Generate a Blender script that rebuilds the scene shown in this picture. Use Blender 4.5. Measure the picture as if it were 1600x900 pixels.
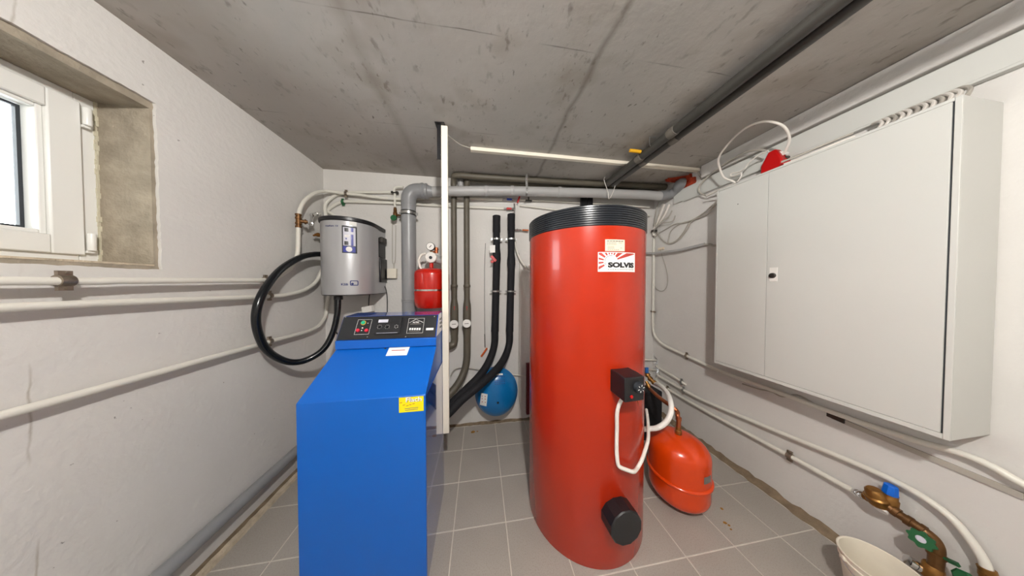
import bpy, bmesh, math, random
from mathutils import Vector, Matrix
random.seed(7)
for o in list(bpy.data.objects): bpy.data.objects.remove(o)
SC = bpy.context.scene
COL = SC.collection
# ------------------------------------------------------------------ camera
S = 0.305                                   # one floor tile with its joint
F = 334.35; YAW = -0.1501; PITCH = -0.0184; H = 4.6846 * S
XL, XR, YB, ZC, YF = -1.404, 1.985, 2.20, 2.475, -2.70     # walls left / right / back, ceiling, wall behind the camera
cd = bpy.data.cameras.new('camera'); cam = bpy.data.objects.new('camera', cd); COL.objects.link(cam)
cd.sensor_width = 36.0; cd.lens = 36.0 * F / 1600.0; cd.clip_start = 0.02
cam.location = (0, 0, H); cam.rotation_euler = (math.pi / 2 + PITCH, 0, YAW)
SC.camera = cam
# ------------------------------------------------------------------ world, exposure
w = bpy.data.worlds.new('world'); SC.world = w; w.use_nodes = True
bg = w.node_tree.nodes['Background']; bg.inputs[0].default_value = (0.93, 0.96, 1.0, 1); bg.inputs[1].default_value = 7.5
SC.view_settings.view_transform = 'Standard'; SC.view_settings.look = 'None'
SC.view_settings.gamma = 1.0; SC.view_settings.use_curve_mapping = False
SC.view_settings.exposure = 1.0
LAMP_POS = (0.13, -0.42, 2.395); LAMP_STRENGTH = 760.0; LAMP_R = 0.05
# ------------------------------------------------------------------ photo pixel -> direction -> point on a known surface
_cy, _sy, _cp, _sp = math.cos(YAW), math.sin(YAW), math.cos(PITCH), math.sin(PITCH)
RT = Vector((_cy, _sy, 0)); FW = Vector((-_sy * _cp, _cy * _cp, _sp)); UP = Vector((_sy * _sp, -_cy * _sp, _cp))
EYE = Vector((0, 0, H))
def ray(px, py): return RT * ((px - 800) / F) + FW + UP * ((450 - py) / F)
def atx(px, py, x): d = ray(px, py); return EYE + d * (x / d.x)
def aty(px, py, y): d = ray(px, py); return EYE + d * (y / d.y)
def atz(px, py, z): d = ray(px, py); return EYE + d * ((z - H) / d.z)
def atv(px, py, a, b):                      # on the upright plane through the plan points a and b
    n = Vector((b[1] - a[1], a[0] - b[0], 0)); d = ray(px, py)
    return EYE + d * (n.dot(Vector((a[0], a[1], H)) - EYE) / n.dot(d))
def WB(px, py, off=0.05): return aty(px, py, YB - off)
def WL(px, py, off=0.03): return atx(px, py, XL + off)
def WR(px, py, off=0.03): return atx(px, py, XR - off)
# ------------------------------------------------------------------ materials
def lin(c):
    return tuple(((v / 255) / 12.92 if v <= 10 else ((v / 255 + 0.055) / 1.055) ** 2.4) for v in c) + (1,)
def mat(name, rgb, rough=0.5, metal=0.0, var=0.0, scale=8.0, bump=0.0, bscale=60.0, coat=0.0, emit=None, estr=0.0, spec=0.5, rvar=0.0):
    m = bpy.data.materials.new(name); m.use_nodes = True
    nt = m.node_tree; N = nt.nodes; L = nt.links; b = N['Principled BSDF']
    c = lin(rgb)
    b.inputs['Base Color'].default_value = c; b.inputs['Roughness'].default_value = rough
    b.inputs['Metallic'].default_value = metal; b.inputs['Coat Weight'].default_value = coat
    b.inputs['Specular IOR Level'].default_value = spec
    if emit: b.inputs['Emission Color'].default_value = lin(emit); b.inputs['Emission Strength'].default_value = estr
    tc = N.new('ShaderNodeTexCoord')
    if var > 0:
        n = N.new('ShaderNodeTexNoise'); n.inputs['Scale'].default_value = scale; n.inputs['Detail'].default_value = 6
        L.new(tc.outputs['Object'], n.inputs['Vector'])
        r = N.new('ShaderNodeValToRGB'); r.color_ramp.elements[0].position = 0.3; r.color_ramp.elements[1].position = 0.7
        r.color_ramp.elements[0].color = tuple(v * (1 - var) for v in c[:3]) + (1,)
        r.color_ramp.elements[1].color = tuple(min(1, v * (1 + var)) for v in c[:3]) + (1,)
        L.new(n.outputs['Fac'], r.inputs['Fac']); L.new(r.outputs['Color'], b.inputs['Base Color'])
        if rvar > 0:
            mr = N.new('ShaderNodeMapRange'); mr.inputs[3].default_value = rough - rvar; mr.inputs[4].default_value = rough + rvar
            L.new(n.outputs['Fac'], mr.inputs[0]); L.new(mr.outputs[0], b.inputs['Roughness'])
    if bump > 0:
        n2 = N.new('ShaderNodeTexNoise'); n2.inputs['Scale'].default_value = bscale; n2.inputs['Detail'].default_value = 5
        L.new(tc.outputs['Object'], n2.inputs['Vector'])
        bp = N.new('ShaderNodeBump'); bp.inputs['Strength'].default_value = bump; bp.inputs['Distance'].default_value = 0.01
        L.new(n2.outputs['Fac'], bp.inputs['Height']); L.new(bp.outputs['Normal'], b.inputs['Normal'])
    return m
M = {}
M['wall'] = mat('white_wall_paint', (215, 212, 208), 0.85, var=0.035, scale=2.5, bump=0.25, bscale=45, spec=0.3)
M['raw_concrete'] = mat('raw_concrete', (158, 148, 132), 0.9, var=0.18, scale=14, bump=0.5, bscale=60, spec=0.2)
M['mortar'] = mat('brown_mortar', (128, 112, 92), 0.95, var=0.25, scale=18, bump=0.7, bscale=70, spec=0.2)
M['pale_mortar'] = mat('pale_mortar', (196, 182, 160), 0.95, var=0.18, scale=20, bump=0.7, bscale=70, spec=0.2)
M['grout'] = mat('grout', (206, 200, 190), 0.9, var=0.08, scale=20, spec=0.2)
M['cream_pipe'] = mat('cream_plastic_pipe', (224, 221, 211), 0.4)
M['grey_pvc'] = mat('grey_pvc', (140, 141, 143), 0.35, var=0.04, scale=6)
M['light_pvc'] = mat('light_grey_pvc', (172, 171, 170), 0.4, var=0.04, scale=6)
M['dark_pipe'] = mat('dark_olive_pipe', (92, 86, 74), 0.5, var=0.1, scale=10)
M['coupling'] = mat('coupling_grey', (104, 98, 90), 0.45)
M['ceil_pipe'] = mat('charcoal_pipe', (62, 60, 56), 0.38, var=0.08, scale=10)
M['foam'] = mat('black_foam', (27, 27, 31), 0.75, bump=0.3, bscale=120, spec=0.3)
M['hose'] = mat('black_rubber_hose', (14, 18, 22), 0.22)
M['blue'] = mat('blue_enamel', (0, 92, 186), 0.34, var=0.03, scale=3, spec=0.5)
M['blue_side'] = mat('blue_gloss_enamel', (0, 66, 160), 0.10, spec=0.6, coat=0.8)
M['panel_black'] = mat('black_panel', (25, 26, 30), 0.32)
M['red'] = mat('red_tank_jacket', (170, 38, 6), 0.27, var=0.04, scale=4, bump=0.03, bscale=10, coat=0.2, spec=0.4)
M['red_gloss'] = mat('red_gloss_paint', (190, 24, 8), 0.25, coat=0.2)
M['orange'] = mat('orange_red_paint', (212, 64, 6), 0.22, coat=0.25)
M['vblue'] = mat('vessel_blue', (2, 108, 172), 0.28, coat=0.2)
M['black_plastic'] = mat('black_plastic', (24, 24, 27), 0.35)
M['ridge'] = mat('black_ribbed_band', (34, 37, 42), 0.25)
M['white_plastic'] = mat('white_plastic', (236, 233, 228), 0.35)
M['white_cable'] = mat('white_cable', (232, 226, 218), 0.4)
M['grey_cable'] = mat('grey_cable', (176, 170, 160), 0.45)
M['black_cable'] = mat('black_cable', (30, 28, 28), 0.5)
M['cab'] = mat('cabinet_grey', (205, 205, 200), 0.42, var=0.012, scale=3)
M['cabside'] = M['cab']
M['post'] = mat('cream_trunking', (238, 230, 214), 0.4)
M['silver'] = mat('silver_housing', (182, 182, 184), 0.32, metal=0.35, spec=0.5)
M['steel'] = mat('galvanised_steel', (170, 170, 168), 0.35, metal=0.9, var=0.1, scale=20)
M['dark_steel'] = mat('dark_steel', (75, 72, 68), 0.4, metal=0.8)
M['chrome'] = mat('chrome', (215, 215, 215), 0.15, metal=1.0)
M['brass'] = mat('tarnished_brass', (150, 108, 56), 0.4, metal=0.75, var=0.25, scale=30)
M['bronze'] = mat('brown_bronze', (112, 78, 44), 0.45, metal=0.6, var=0.25, scale=30)
M['copper'] = mat('copper_pipe', (168, 96, 62), 0.35, metal=0.8, var=0.18, scale=16)
M['green'] = mat('green_lacquer', (34, 96, 58), 0.4)
M['cap_blue'] = mat('blue_cap', (0, 104, 216), 0.4)
M['handle_blue'] = mat('blue_handle', (28, 60, 160), 0.4)
M['red_plastic'] = mat('red_plastic', (186, 6, 8), 0.4)
M['red_foam'] = mat('red_pipe_foam', (178, 62, 32), 0.85, var=0.35, scale=30, bump=0.8, bscale=90)
M['paper'] = mat('white_paper', (238, 236, 232), 0.7)
M['cream_paper'] = mat('cream_paper', (230, 214, 190), 0.7)
M['yellow'] = mat('yellow_sticker', (242, 222, 6), 0.5)
M['ink'] = mat('black_ink', (26, 26, 30), 0.6)
M['ink_grey'] = mat('grey_ink', (120, 112, 104), 0.6)
M['ink_blue'] = mat('dark_blue_ink', (40, 48, 110), 0.6)
M['ink_red'] = mat('red_ink', (176, 58, 48), 0.6)
M['navy'] = mat('navy_panel', (52, 58, 150), 0.35)
M['panel_grey'] = mat('panel_grey', (202, 202, 214), 0.4)
M['teal'] = mat('green_button', (20, 170, 130), 0.35)
M['button_red'] = mat('red_button', (214, 30, 60), 0.35)
M['wood_orange'] = mat('orange_handle', (206, 92, 34), 0.5)
M['gauge'] = mat('gauge_face', (240, 238, 234), 0.4)
M['bucket'] = mat('white_bucket_plastic', (228, 220, 204), 0.45, var=0.07, scale=9)
M['dirt'] = mat('beige_residue', (214, 200, 172), 0.8, var=0.12, scale=14)
M['tag'] = mat('yellow_marker', (226, 168, 20), 0.5)
M['window_pvc'] = mat('window_pvc', (236, 236, 232), 0.3)
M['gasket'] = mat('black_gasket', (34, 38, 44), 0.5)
M['filler'] = mat('expanding_foam', (206, 200, 178), 0.9, bump=0.6, bscale=70)
M['hole_shade'] = mat('cavity_shade', (36, 31, 27), 0.95, var=0.3, scale=20)
M['door'] = mat('grey_door_paint', (190, 190, 188), 0.5)

def stains(m, spec):
    """extra layers mixed over the base colour of a material: list of (kind, args)"""
    nt = m.node_tree; N = nt.nodes; L = nt.links; b = N['Principled BSDF']
    tc = [n for n in N if n.bl_idname == 'ShaderNodeTexCoord'][0]
    cur = b.inputs['Base Color'].links[0].from_socket if b.inputs['Base Color'].links else None
    for s in spec:
        kind = s['kind']
        mx = N.new('ShaderNodeMix'); mx.data_type = 'RGBA'; mx.blend_type = s.get('blend', 'MIX')
        if cur: L.new(cur, mx.inputs[6])
        else: mx.inputs[6].default_value = b.inputs['Base Color'].default_value
        mx.inputs[7].default_value = lin(s['rgb'])
        mp = N.new('ShaderNodeMapping'); mp.inputs['Scale'].default_value = s.get('stretch', (1, 1, 1))
        mp.inputs['Rotation'].default_value = s.get('rot', (0, 0, 0))
        mp.inputs['Location'].default_value = s.get('loc', (0, 0, 0))
        L.new(tc.outputs['Object'], mp.inputs['Vector'])
        if kind == 'specks':
            n = N.new('ShaderNodeTexNoise'); n.inputs['Scale'].default_value = s['scale']; n.inputs['Detail'].default_value = s.get('detail', 3); n.inputs['Roughness'].default_value = 0.55
            L.new(mp.outputs[0], n.inputs['Vector']); out = n.outputs['Fac']
        elif kind == 'line':              # a wavering line where coordinate axis == value
            n = N.new('ShaderNodeTexNoise'); n.inputs['Scale'].default_value = s.get('wob_scale', 4); n.inputs['Detail'].default_value = 4
            L.new(tc.outputs['Object'], n.inputs['Vector'])
            sep = N.new('ShaderNodeSeparateXYZ'); L.new(mp.outputs[0], sep.inputs[0])
            a = N.new('ShaderNodeMath'); a.operation = 'MULTIPLY_ADD'; a.inputs[1].default_value = s.get('wob', 0.02); a.inputs[2].default_value = -s['at'] - 0.5 * s.get('wob', 0.02)
            L.new(n.outputs['Fac'], a.inputs[0])
            ad = N.new('ShaderNodeMath'); ad.operation = 'ADD'; L.new(sep.outputs[s['axis']], ad.inputs[0]); L.new(a.outputs[0], ad.inputs[1])
            ab = N.new('ShaderNodeMath'); ab.operation = 'ABSOLUTE'; L.new(ad.outputs[0], ab.inputs[0]); out = ab.outputs[0]
        mr = N.new('ShaderNodeMapRange'); mr.inputs[1].default_value = s['lo']; mr.inputs[2].default_value = s['hi']
        mr.inputs[3].default_value = s.get('f0', 0.0); mr.inputs[4].default_value = s.get('f1', 1.0)
        L.new(out, mr.inputs[0])
        if 'mask_scale' in s:
            nm = N.new('ShaderNodeTexNoise'); nm.inputs['Scale'].default_value = s['mask_scale']
            L.new(tc.outputs['Object'], nm.inputs['Vector'])
            mm = N.new('ShaderNodeMapRange'); mm.inputs[1].default_value = 0.42; mm.inputs[2].default_value = 0.6
            L.new(nm.outputs['Fac'], mm.inputs[0])
            mu = N.new('ShaderNodeMath'); mu.operation = 'MULTIPLY'; L.new(mr.outputs[0], mu.inputs[0]); L.new(mm.outputs[0], mu.inputs[1])
            L.new(mu.outputs[0], mx.inputs[0])
        else:
            L.new(mr.outputs[0], mx.inputs[0])
        cur = mx.outputs[2]
    L.new(cur, b.inputs['Base Color'])

M['ceiling'] = mat('exposed_concrete', (186, 182, 176), 0.85, var=0.1, scale=1.6, bump=0.12, bscale=30, spec=0.25)
stains(M['ceiling'], [
    dict(kind='specks', rgb=(118, 112, 104), scale=26, stretch=(1, 0.55, 1), rot=(0, 0, 0.5), lo=0.585, hi=0.69, f1=0.65, mask_scale=3),
    dict(kind='specks', rgb=(96, 88, 80), scale=44, stretch=(1, 0.5, 1), rot=(0, 0, 0.4), lo=0.64, hi=0.71, f1=0.75, mask_scale=5),
    dict(kind='specks', rgb=(140, 128, 112), scale=3, lo=0.52, hi=0.72, f1=0.5),
    dict(kind='line', rgb=(112, 104, 92), axis=0, at=0.55, wob=0.10, wob_scale=2.5, lo=0.0, hi=0.022, f0=0.55, f1=0.0),
    dict(kind='line', rgb=(132, 122, 108), axis=0, at=-0.52, wob=0.12, wob_scale=2.0, lo=0.0, hi=0.04, f0=0.3, f1=0.0),
    dict(kind='line', rgb=(84, 78, 70), axis=1, at=0.92, wob=0.03, wob_scale=2.0, lo=0.0, hi=0.0035, f0=0.75, f1=0.0, mask_scale=4),
    dict(kind='line', rgb=(92, 84, 76), axis=1, at=1.52, wob=0.03, wob_scale=2.0, lo=0.0, hi=0.003, f0=0.6, f1=0.0, mask_scale=5),
])
M['wall_left'] = mat('white_wall_paint_left', (216, 213, 209), 0.85, var=0.035, scale=2.5, bump=0.3, bscale=40, spec=0.3)
stains(M['wall_left'], [
    dict(kind='line', rgb=(150, 138, 120), axis=1, at=0.885, wob=0.05, wob_scale=5, lo=0.0, hi=0.004, f0=0.55, f1=0.0, mask_scale=3.5),
    dict(kind='specks', rgb=(110, 102, 96), scale=38, lo=0.745, hi=0.76, f1=0.7),
])
M['tile'] = mat('grey_floor_tile', (165, 159, 151), 0.42, var=0.06, scale=3.0, bump=0.05, bscale=200, spec=0.45, rvar=0.06)
stains(M['tile'], [
    dict(kind='specks', rgb=(138, 130, 121), scale=170, detail=2, lo=0.5, hi=0.72, f1=0.5),
])

# ------------------------------------------------------------------ mesh builder
ORG = {}
def catmull(pts, n=6):
    P = [Vector(p) for p in pts]
    if len(P) < 3: return P
    Q = [P[0] * 2 - P[1]] + P + [P[-1] * 2 - P[-2]]
    out = []
    for i in range(1, len(Q) - 2):
        a, b, c, d = Q[i - 1:i + 3]
        for k in range(n):
            t = k / n
            out.append(0.5 * ((2 * b) + (c - a) * t + (2 * a - 5 * b + 4 * c - d) * t * t + (3 * b - a - 3 * c + d) * t ** 3))
    out.append(P[-1]); return out
def frame_of(axis):
    z = Vector(axis).normalized(); x = z.orthogonal().normalized(); return x, z.cross(x), z
class MB:
    def __init__(s): s.v = []; s.f = []; s.flat = []
    def add(s, vs, fs, flat=False):
        o = len(s.v); s.v += [Vector(v) for v in vs]
        s.f += [tuple(i + o for i in f) for f in fs]; s.flat += [flat] * len(fs); return s
    def box(s, x0, x1, y0, y1, z0, z1):
        x0, x1 = min(x0, x1), max(x0, x1); y0, y1 = min(y0, y1), max(y0, y1); z0, z1 = min(z0, z1), max(z0, z1)
        return s.add([(x, y, z) for z in (z0, z1) for y in (y0, y1) for x in (x0, x1)],
                     [(0, 2, 3, 1), (4, 5, 7, 6), (0, 1, 5, 4), (2, 6, 7, 3), (0, 4, 6, 2), (1, 3, 7, 5)], True)
    def obox(s, c, u, v, w_, a, b, d):
        u, v, w_ = Vector(u).normalized(), Vector(v).normalized(), Vector(w_).normalized(); c = Vector(c)
        if u.cross(v).dot(w_) < 0: u = -u
        vs = [c + u * x * a + v * y * b + w_ * z * d for z in (-1, 1) for y in (-1, 1) for x in (-1, 1)]
        return s.add(vs, [(0, 2, 3, 1), (4, 5, 7, 6), (0, 1, 5, 4), (2, 6, 7, 3), (0, 4, 6, 2), (1, 3, 7, 5)], True)
    def tube(s, pts, r, seg=12, caps=True):
        P = [Vector(p) for p in pts]; n = len(P)
        R = list(r) if isinstance(r, (list, tuple)) else [r] * n
        T = [(P[min(i + 1, n - 1)] - P[max(i - 1, 0)]).normalized() for i in range(n)]
        x = T[0].orthogonal().normalized(); vs = []; fs = []
        for i in range(n):
            x = (x - T[i] * x.dot(T[i])).normalized(); y = T[i].cross(x)
            for k in range(seg):
                a = 2 * math.pi * k / seg; vs.append(P[i] + (x * math.cos(a) + y * math.sin(a)) * R[i])
        for i in range(n - 1):
            for k in range(seg):
                k2 = (k + 1) % seg; fs.append((i * seg + k, i * seg + k2, (i + 1) * seg + k2, (i + 1) * seg + k))
        if caps: fs.append(tuple(reversed(range(seg)))); fs.append(tuple((n - 1) * seg + k for k in range(seg)))
        return s.add(vs, fs)
    def lathe(s, org, axis, prof, seg=24, xdir=None):
        z = Vector(axis).normalized(); org = Vector(org)
        x = (Vector(xdir) - z * Vector(xdir).dot(z)).normalized() if xdir else z.orthogonal().normalized()
        y = z.cross(x); vs = []; fs = []; rows = []
        for (r, h) in prof:
            if r < 1e-6: rows.append([len(vs)]); vs.append(org + z * h)
            else:
                rows.append(list(range(len(vs), len(vs) + seg)))
                vs += [org + z * h + (x * math.cos(2 * math.pi * k / seg) + y * math.sin(2 * math.pi * k / seg)) * r for k in range(seg)]
        for a, b in zip(rows, rows[1:]):
            for k in range(seg):
                k2 = (k + 1) % seg
                if len(a) == 1 and len(b) == 1: continue
                if len(a) == 1: fs.append((a[0], b[k2], b[k]))
                elif len(b) == 1: fs.append((a[k], a[k2], b[0]))
                else: fs.append((a[k], a[k2], b[k2], b[k]))
        if len(rows[0]) > 1: fs.append(tuple(reversed(rows[0])))
        if len(rows[-1]) > 1: fs.append(tuple(rows[-1]))
        return s.add(vs, fs)
    def prism(s, poly, vec):
        P = [Vector(p) for p in poly]; v = Vector(vec); n = len(P)
        nrm = Vector((0, 0, 0))
        for i in range(n): nrm += P[i].cross(P[(i + 1) % n])
        if nrm.dot(v) > 0: P.reverse()
        vs = P + [p + v for p in P]
        fs = [tuple(range(n)), tuple(reversed(range(n, 2 * n)))] + [(i, i + n, (i + 1) % n + n, (i + 1) % n) for i in range(n)]
        return s.add(vs, fs, True)
    def poly(s, pts): return s.add(pts, [tuple(range(len(pts)))], True)
    def obj(s, name, m, parent=None, loc=None, bevel=0.0, sharp=38):
        if parent is not None: org = ORG[parent.name]
        elif loc is not None: org = Vector(loc)
        else:
            lo = Vector([min(v[i] for v in s.v) for i in range(3)]); hi = Vector([max(v[i] for v in s.v) for i in range(3)])
            org = Vector(((lo.x + hi.x) / 2, (lo.y + hi.y) / 2, lo.z))
        me = bpy.data.meshes.new(name)
        me.from_pydata([v - org for v in s.v], [], s.f); me.validate()
        me.polygons.foreach_set('use_smooth', [True] * len(me.polygons)); me.update()
        try: me.set_sharp_from_angle(angle=math.radians(sharp))
        except Exception: pass
        me.materials.append(M[m] if isinstance(m, str) else m)
        o = bpy.data.objects.new(name, me); COL.objects.link(o)
        if parent is not None: o.parent = parent
        else: o.location = org
        ORG[o.name] = org
        if bevel > 0:
            b = o.modifiers.new('bevel', 'BEVEL'); b.width = bevel; b.segments = 2; b.limit_method = 'ANGLE'; b.angle_limit = math.radians(40)
        return o
def thing(name, label, cat, loc, group=None):
    o = bpy.data.objects.new(name, None); COL.objects.link(o); o.location = loc; o.empty_display_size = 0.05
    ORG[o.name] = Vector(loc); o['label'] = label; o['category'] = cat
    if group: o['group'] = group
    return o
def tag(o, label, cat, group=None):
    o['label'] = label; o['category'] = cat
    if group: o['group'] = group
    return o
def struct(o, label=None):
    o['kind'] = 'structure'
    if label: o['label'] = label; o['category'] = o.name.split('_')[0].split('.')[0]
    return o
def text_mesh(txt, size, spacing=1.0, bold=0.0):
    cu = bpy.data.curves.new('t', 'FONT'); cu.body = txt; cu.size = size; cu.space_character = spacing; cu.align_x = 'CENTER'; cu.align_y = 'CENTER'; cu.offset = bold
    cu.resolution_u = 3
    ob = bpy.data.objects.new('t', cu); COL.objects.link(ob); bpy.context.view_layer.update()
    me = bpy.data.meshes.new_from_object(ob); bpy.data.objects.remove(ob)
    vs = [v.co.copy() for v in me.vertices]; fs = [tuple(p.vertices) for p in me.polygons]; bpy.data.meshes.remove(me)
    return vs, fs
def lettering(txt, size, mapf, m, parent, name='lettering', width=None, height=None, bold=0.0, spacing=1.0):
    vs, fs = text_mesh(txt, size, spacing, bold)
    x0 = min(v.x for v in vs); x1 = max(v.x for v in vs); y0 = min(v.y for v in vs); y1 = max(v.y for v in vs)
    sx = width / (x1 - x0) if width else 1; sy = height / (y1 - y0) if height else (sx if width else 1)
    b = MB(); b.add([mapf((v.x - (x0 + x1) / 2) * sx, (v.y - (y0 + y1) / 2) * sy) for v in vs], fs)
    return b.obj(name, m, parent)
def flat_map(c, u, v, n=None, off=0.0):
    c, u, v = Vector(c), Vector(u).normalized(), Vector(v).normalized(); nn = u.cross(v).normalized() if n is None else Vector(n)
    return lambda a, b, o=0.0: c + u * a + v * b + nn * (off + o)
def patch(mapf, u0, u1, v0, v1, nu=1, nv=1):
    b = MB(); vs = [mapf(u0 + (u1 - u0) * i / nu, v0 + (v1 - v0) * j / nv) for j in range(nv + 1) for i in range(nu + 1)]
    b.add(vs, [(j * (nu + 1) + i, j * (nu + 1) + i + 1, (j + 1) * (nu + 1) + i + 1, (j + 1) * (nu + 1) + i) for j in range(nv) for i in range(nu)])
    return b
def clamp(parent, p, axis, wall, r, stud=0.03, m='steel', width=0.016, name='pipe_clamp'):
    """a two-part pipe clip: ring, screw lugs and the stud to the wall"""
    p = Vector(p); a = Vector(axis).normalized(); wv = Vector(wall).normalized(); wv = (wv - a * wv.dot(a)).normalized(); sd = a.cross(wv)
    b = MB(); h = width / 2
    b.lathe(p, a, [(r + 0.0008, -h), (r + 0.005, -h), (r + 0.005, h), (r + 0.0008, h)], 16)
    for q in (-1, 1):
        b.obox(p + sd * q * (r + 0.011), sd, wv, a, 0.008, 0.005, h)
        b.tube([p + sd * q * (r + 0.012) - wv * 0.011, p + sd * q * (r + 0.012) + wv * 0.011], 0.0035, 6)
    if stud > r + 0.006: b.tube([p + wv * (r + 0.003), p + wv * stud], 0.0045, 6)
    return b.obj(name, m, parent)
def ring(b, p, axis, r, wd):
    h = wd / 2; return b.lathe(p, axis, [(r - 0.004, -h), (r, -h + 0.001), (r, h - 0.001), (r - 0.004, h)], 18)
def screw(parent, p, n, r=0.004, m='dark_steel', name='screw'):
    return MB().lathe(p, n, [(r, 0), (r, 0.0015), (r * 0.6, 0.003), (0, 0.003)], 10).obj(name, m, parent)
# ================================================================== THE SETTING
KERB_X = -1.335; EDGE_X = 1.925; BACK_Y = YB - 0.028
b = MB(); b.box(XL - 0.0, XR + 0.0, YF, YB, -0.15, -0.0022)
floor = struct(b.obj('floor', 'grout', loc=(0, 0, 0)))
MB().box(XL, KERB_X - 0.02, YF, YB, -0.0021, 0.004).obj('channel_bed', 'mortar', floor)
full = None
JG = 0.0028
def tile_mesh(x0, x1, y0, y1):
    b = MB(); c = 0.0012
    vs = [(x0, y0, -0.0022), (x1, y0, -0.0022), (x1, y1, -0.0022), (x0, y1, -0.0022),
          (x0, y0, -c), (x1, y0, -c), (x1, y1, -c), (x0, y1, -c),
          (x0 + c, y0 + c, 0), (x1 - c, y0 + c, 0), (x1 - c, y1 - c, 0), (x0 + c, y1 - c, 0)]
    fs = [(8, 9, 10, 11)]
    for i in range(4):
        j = (i + 1) % 4; fs += [(i, j, j + 4, i + 4), (i + 4, j + 4, j + 8, i + 8)]
    b.add(vs, fs, True); return b
for col in range(-4, 8):
    for row in range(-1, 13):
        x0 = (col - 0.5041) * S + JG; x1 = (col + 1 - 0.5041) * S - JG
        y1 = (6.1004 - row) * S - JG; y0 = (6.1004 - row - 1) * S + JG
        fx = x0 >= KERB_X and x1 <= EDGE_X and y0 >= YF and y1 <= BACK_Y
        x0, x1, y0, y1 = max(x0, KERB_X + 0.002), min(x1, EDGE_X), max(y0, YF + 0.004), min(y1, BACK_Y)
        if x1 - x0 < 0.01 or y1 - y0 < 0.01: continue
        if fx:
            if full is None:
                full = tile_mesh(-S / 2 + JG, S / 2 - JG, -S / 2 + JG, S / 2 - JG).obj('tile', 'tile', floor, sharp=20)
                full.data.transform(Matrix.Translation(-ORG[floor.name])); t = full
            else:
                t = full.copy(); COL.objects.link(t)
            t.location = ((x0 + x1) / 2, (y0 + y1) / 2, 0)
        else:
            t = tile_mesh(x0, x1, y0, y1).obj('tile', 'tile', floor, sharp=20)
# rust and dirt marks lying on the tiles
M['rust'] = mat('rust_stain', (150, 108, 40), 0.8, var=0.3, scale=60)
def blot(px, py, rx, ry, name='rust_stain'):
    c = atz(px, py, 0.0006); n = 14
    pts = [(c.x + rx * (0.75 + 0.4 * random.random()) * math.cos(k * 2 * math.pi / n), c.y + ry * (0.75 + 0.4 * random.random()) * math.sin(k * 2 * math.pi / n), 0.0006) for k in range(n)]
    return MB().prism(pts, (0, 0, 0.0004)).obj(name, 'rust', floor)
blot(739, 675, 0.022, 0.02); blot(746, 674, 0.010, 0.008); blot(1128, 795, 0.010, 0.008); blot(1133, 817, 0.012, 0.008); blot(1139, 821, 0.009, 0.006); blot(1142, 827, 0.007, 0.005)

def ragged(pts, step, amp):
    """closed 2-D outline resampled and roughened"""
    out = []; n = len(pts)
    for i in range(n):
        a = Vector(pts[i]); c = Vector(pts[(i + 1) % n]); k = max(1, int((c - a).length / step))
        for j in range(k):
            p = a.lerp(c, j / k); out.append(p + Vector((random.uniform(-amp, amp), random.uniform(-amp, amp))))
    return out
def sheet_with_hole(name, m, outer, hole, to3, depth, parent=None, loc=(0, 0, 0)):
    bm = bmesh.new()
    def loop(P):
        vs = [bm.verts.new((p[0], p[1], 0)) for p in P]; return [bm.edges.new((vs[i], vs[(i + 1) % len(vs)])) for i in range(len(vs))]
    ed = loop(outer) + loop(hole)
    bmesh.ops.triangle_fill(bm, use_beauty=True, edges=ed)
    bm.verts.index_update()
    base = [v.co.copy() for v in bm.verts]; fs = [tuple(v.index for v in f.verts) for f in bm.faces]
    n = len(base); bo = [(e.verts[0].index, e.verts[1].index) for e in bm.edges if len(e.link_faces) == 1]
    bm.free()
    vs = [Vector(to3(v.x, v.y, 0)) for v in base] + [Vector(to3(v.x, v.y, depth)) for v in base]
    F2 = fs + [tuple(i + n for i in reversed(f)) for f in fs] + [(a, c, c + n, a + n) for a, c in bo]
    me = bpy.data.meshes.new(name); o3 = ORG[parent.name] if parent else Vector(loc)
    me.from_pydata([v - o3 for v in vs], [], F2)
    bm = bmesh.new(); bm.from_mesh(me); bmesh.ops.recalc_face_normals(bm, faces=bm.faces); bm.to_mesh(me); bm.free()
    me.materials.append(M[m]); o = bpy.data.objects.new(name, me); COL.objects.link(o)
    if parent: o.parent = parent
    else: o.location = loc
    ORG[o.name] = o3; return o
# --- ceiling and plain walls
struct(MB().box(XL - 0.3, XR + 0.25, YF - 0.2, YB + 0.2, ZC, ZC + 0.2).obj('ceiling', 'ceiling', loc=(0, 0, ZC)))
struct(MB().box(XL - 0.3, XR + 0.25, YB, YB + 0.2, -0.15, ZC).obj('wall_back', 'wall', loc=(0, YB, 0)))
wf = struct(MB().box(XL - 0.3, XR + 0.25, YF - 0.2, YF, -0.15, ZC).obj('wall_front', 'wall', loc=(0, YF, 0)))
d = struct(MB().box(0.2, 1.1, YF, YF + 0.045, 0.004, 2.0).obj('door_1', 'door'))
MB().box(0.14, 0.2, YF, YF + 0.06, 0.004, 2.06).box(1.1, 1.16, YF, YF + 0.06, 0.004, 2.06).box(0.14, 1.16, YF, YF + 0.06, 2.0, 2.06).obj('door_frame', 'door', d)
MB().tube([(0.3, YF + 0.045, 1.05), (0.3, YF + 0.09, 1.05), (0.42, YF + 0.09, 1.05)], 0.009, 10).obj('door_handle', 'steel', d)
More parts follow.
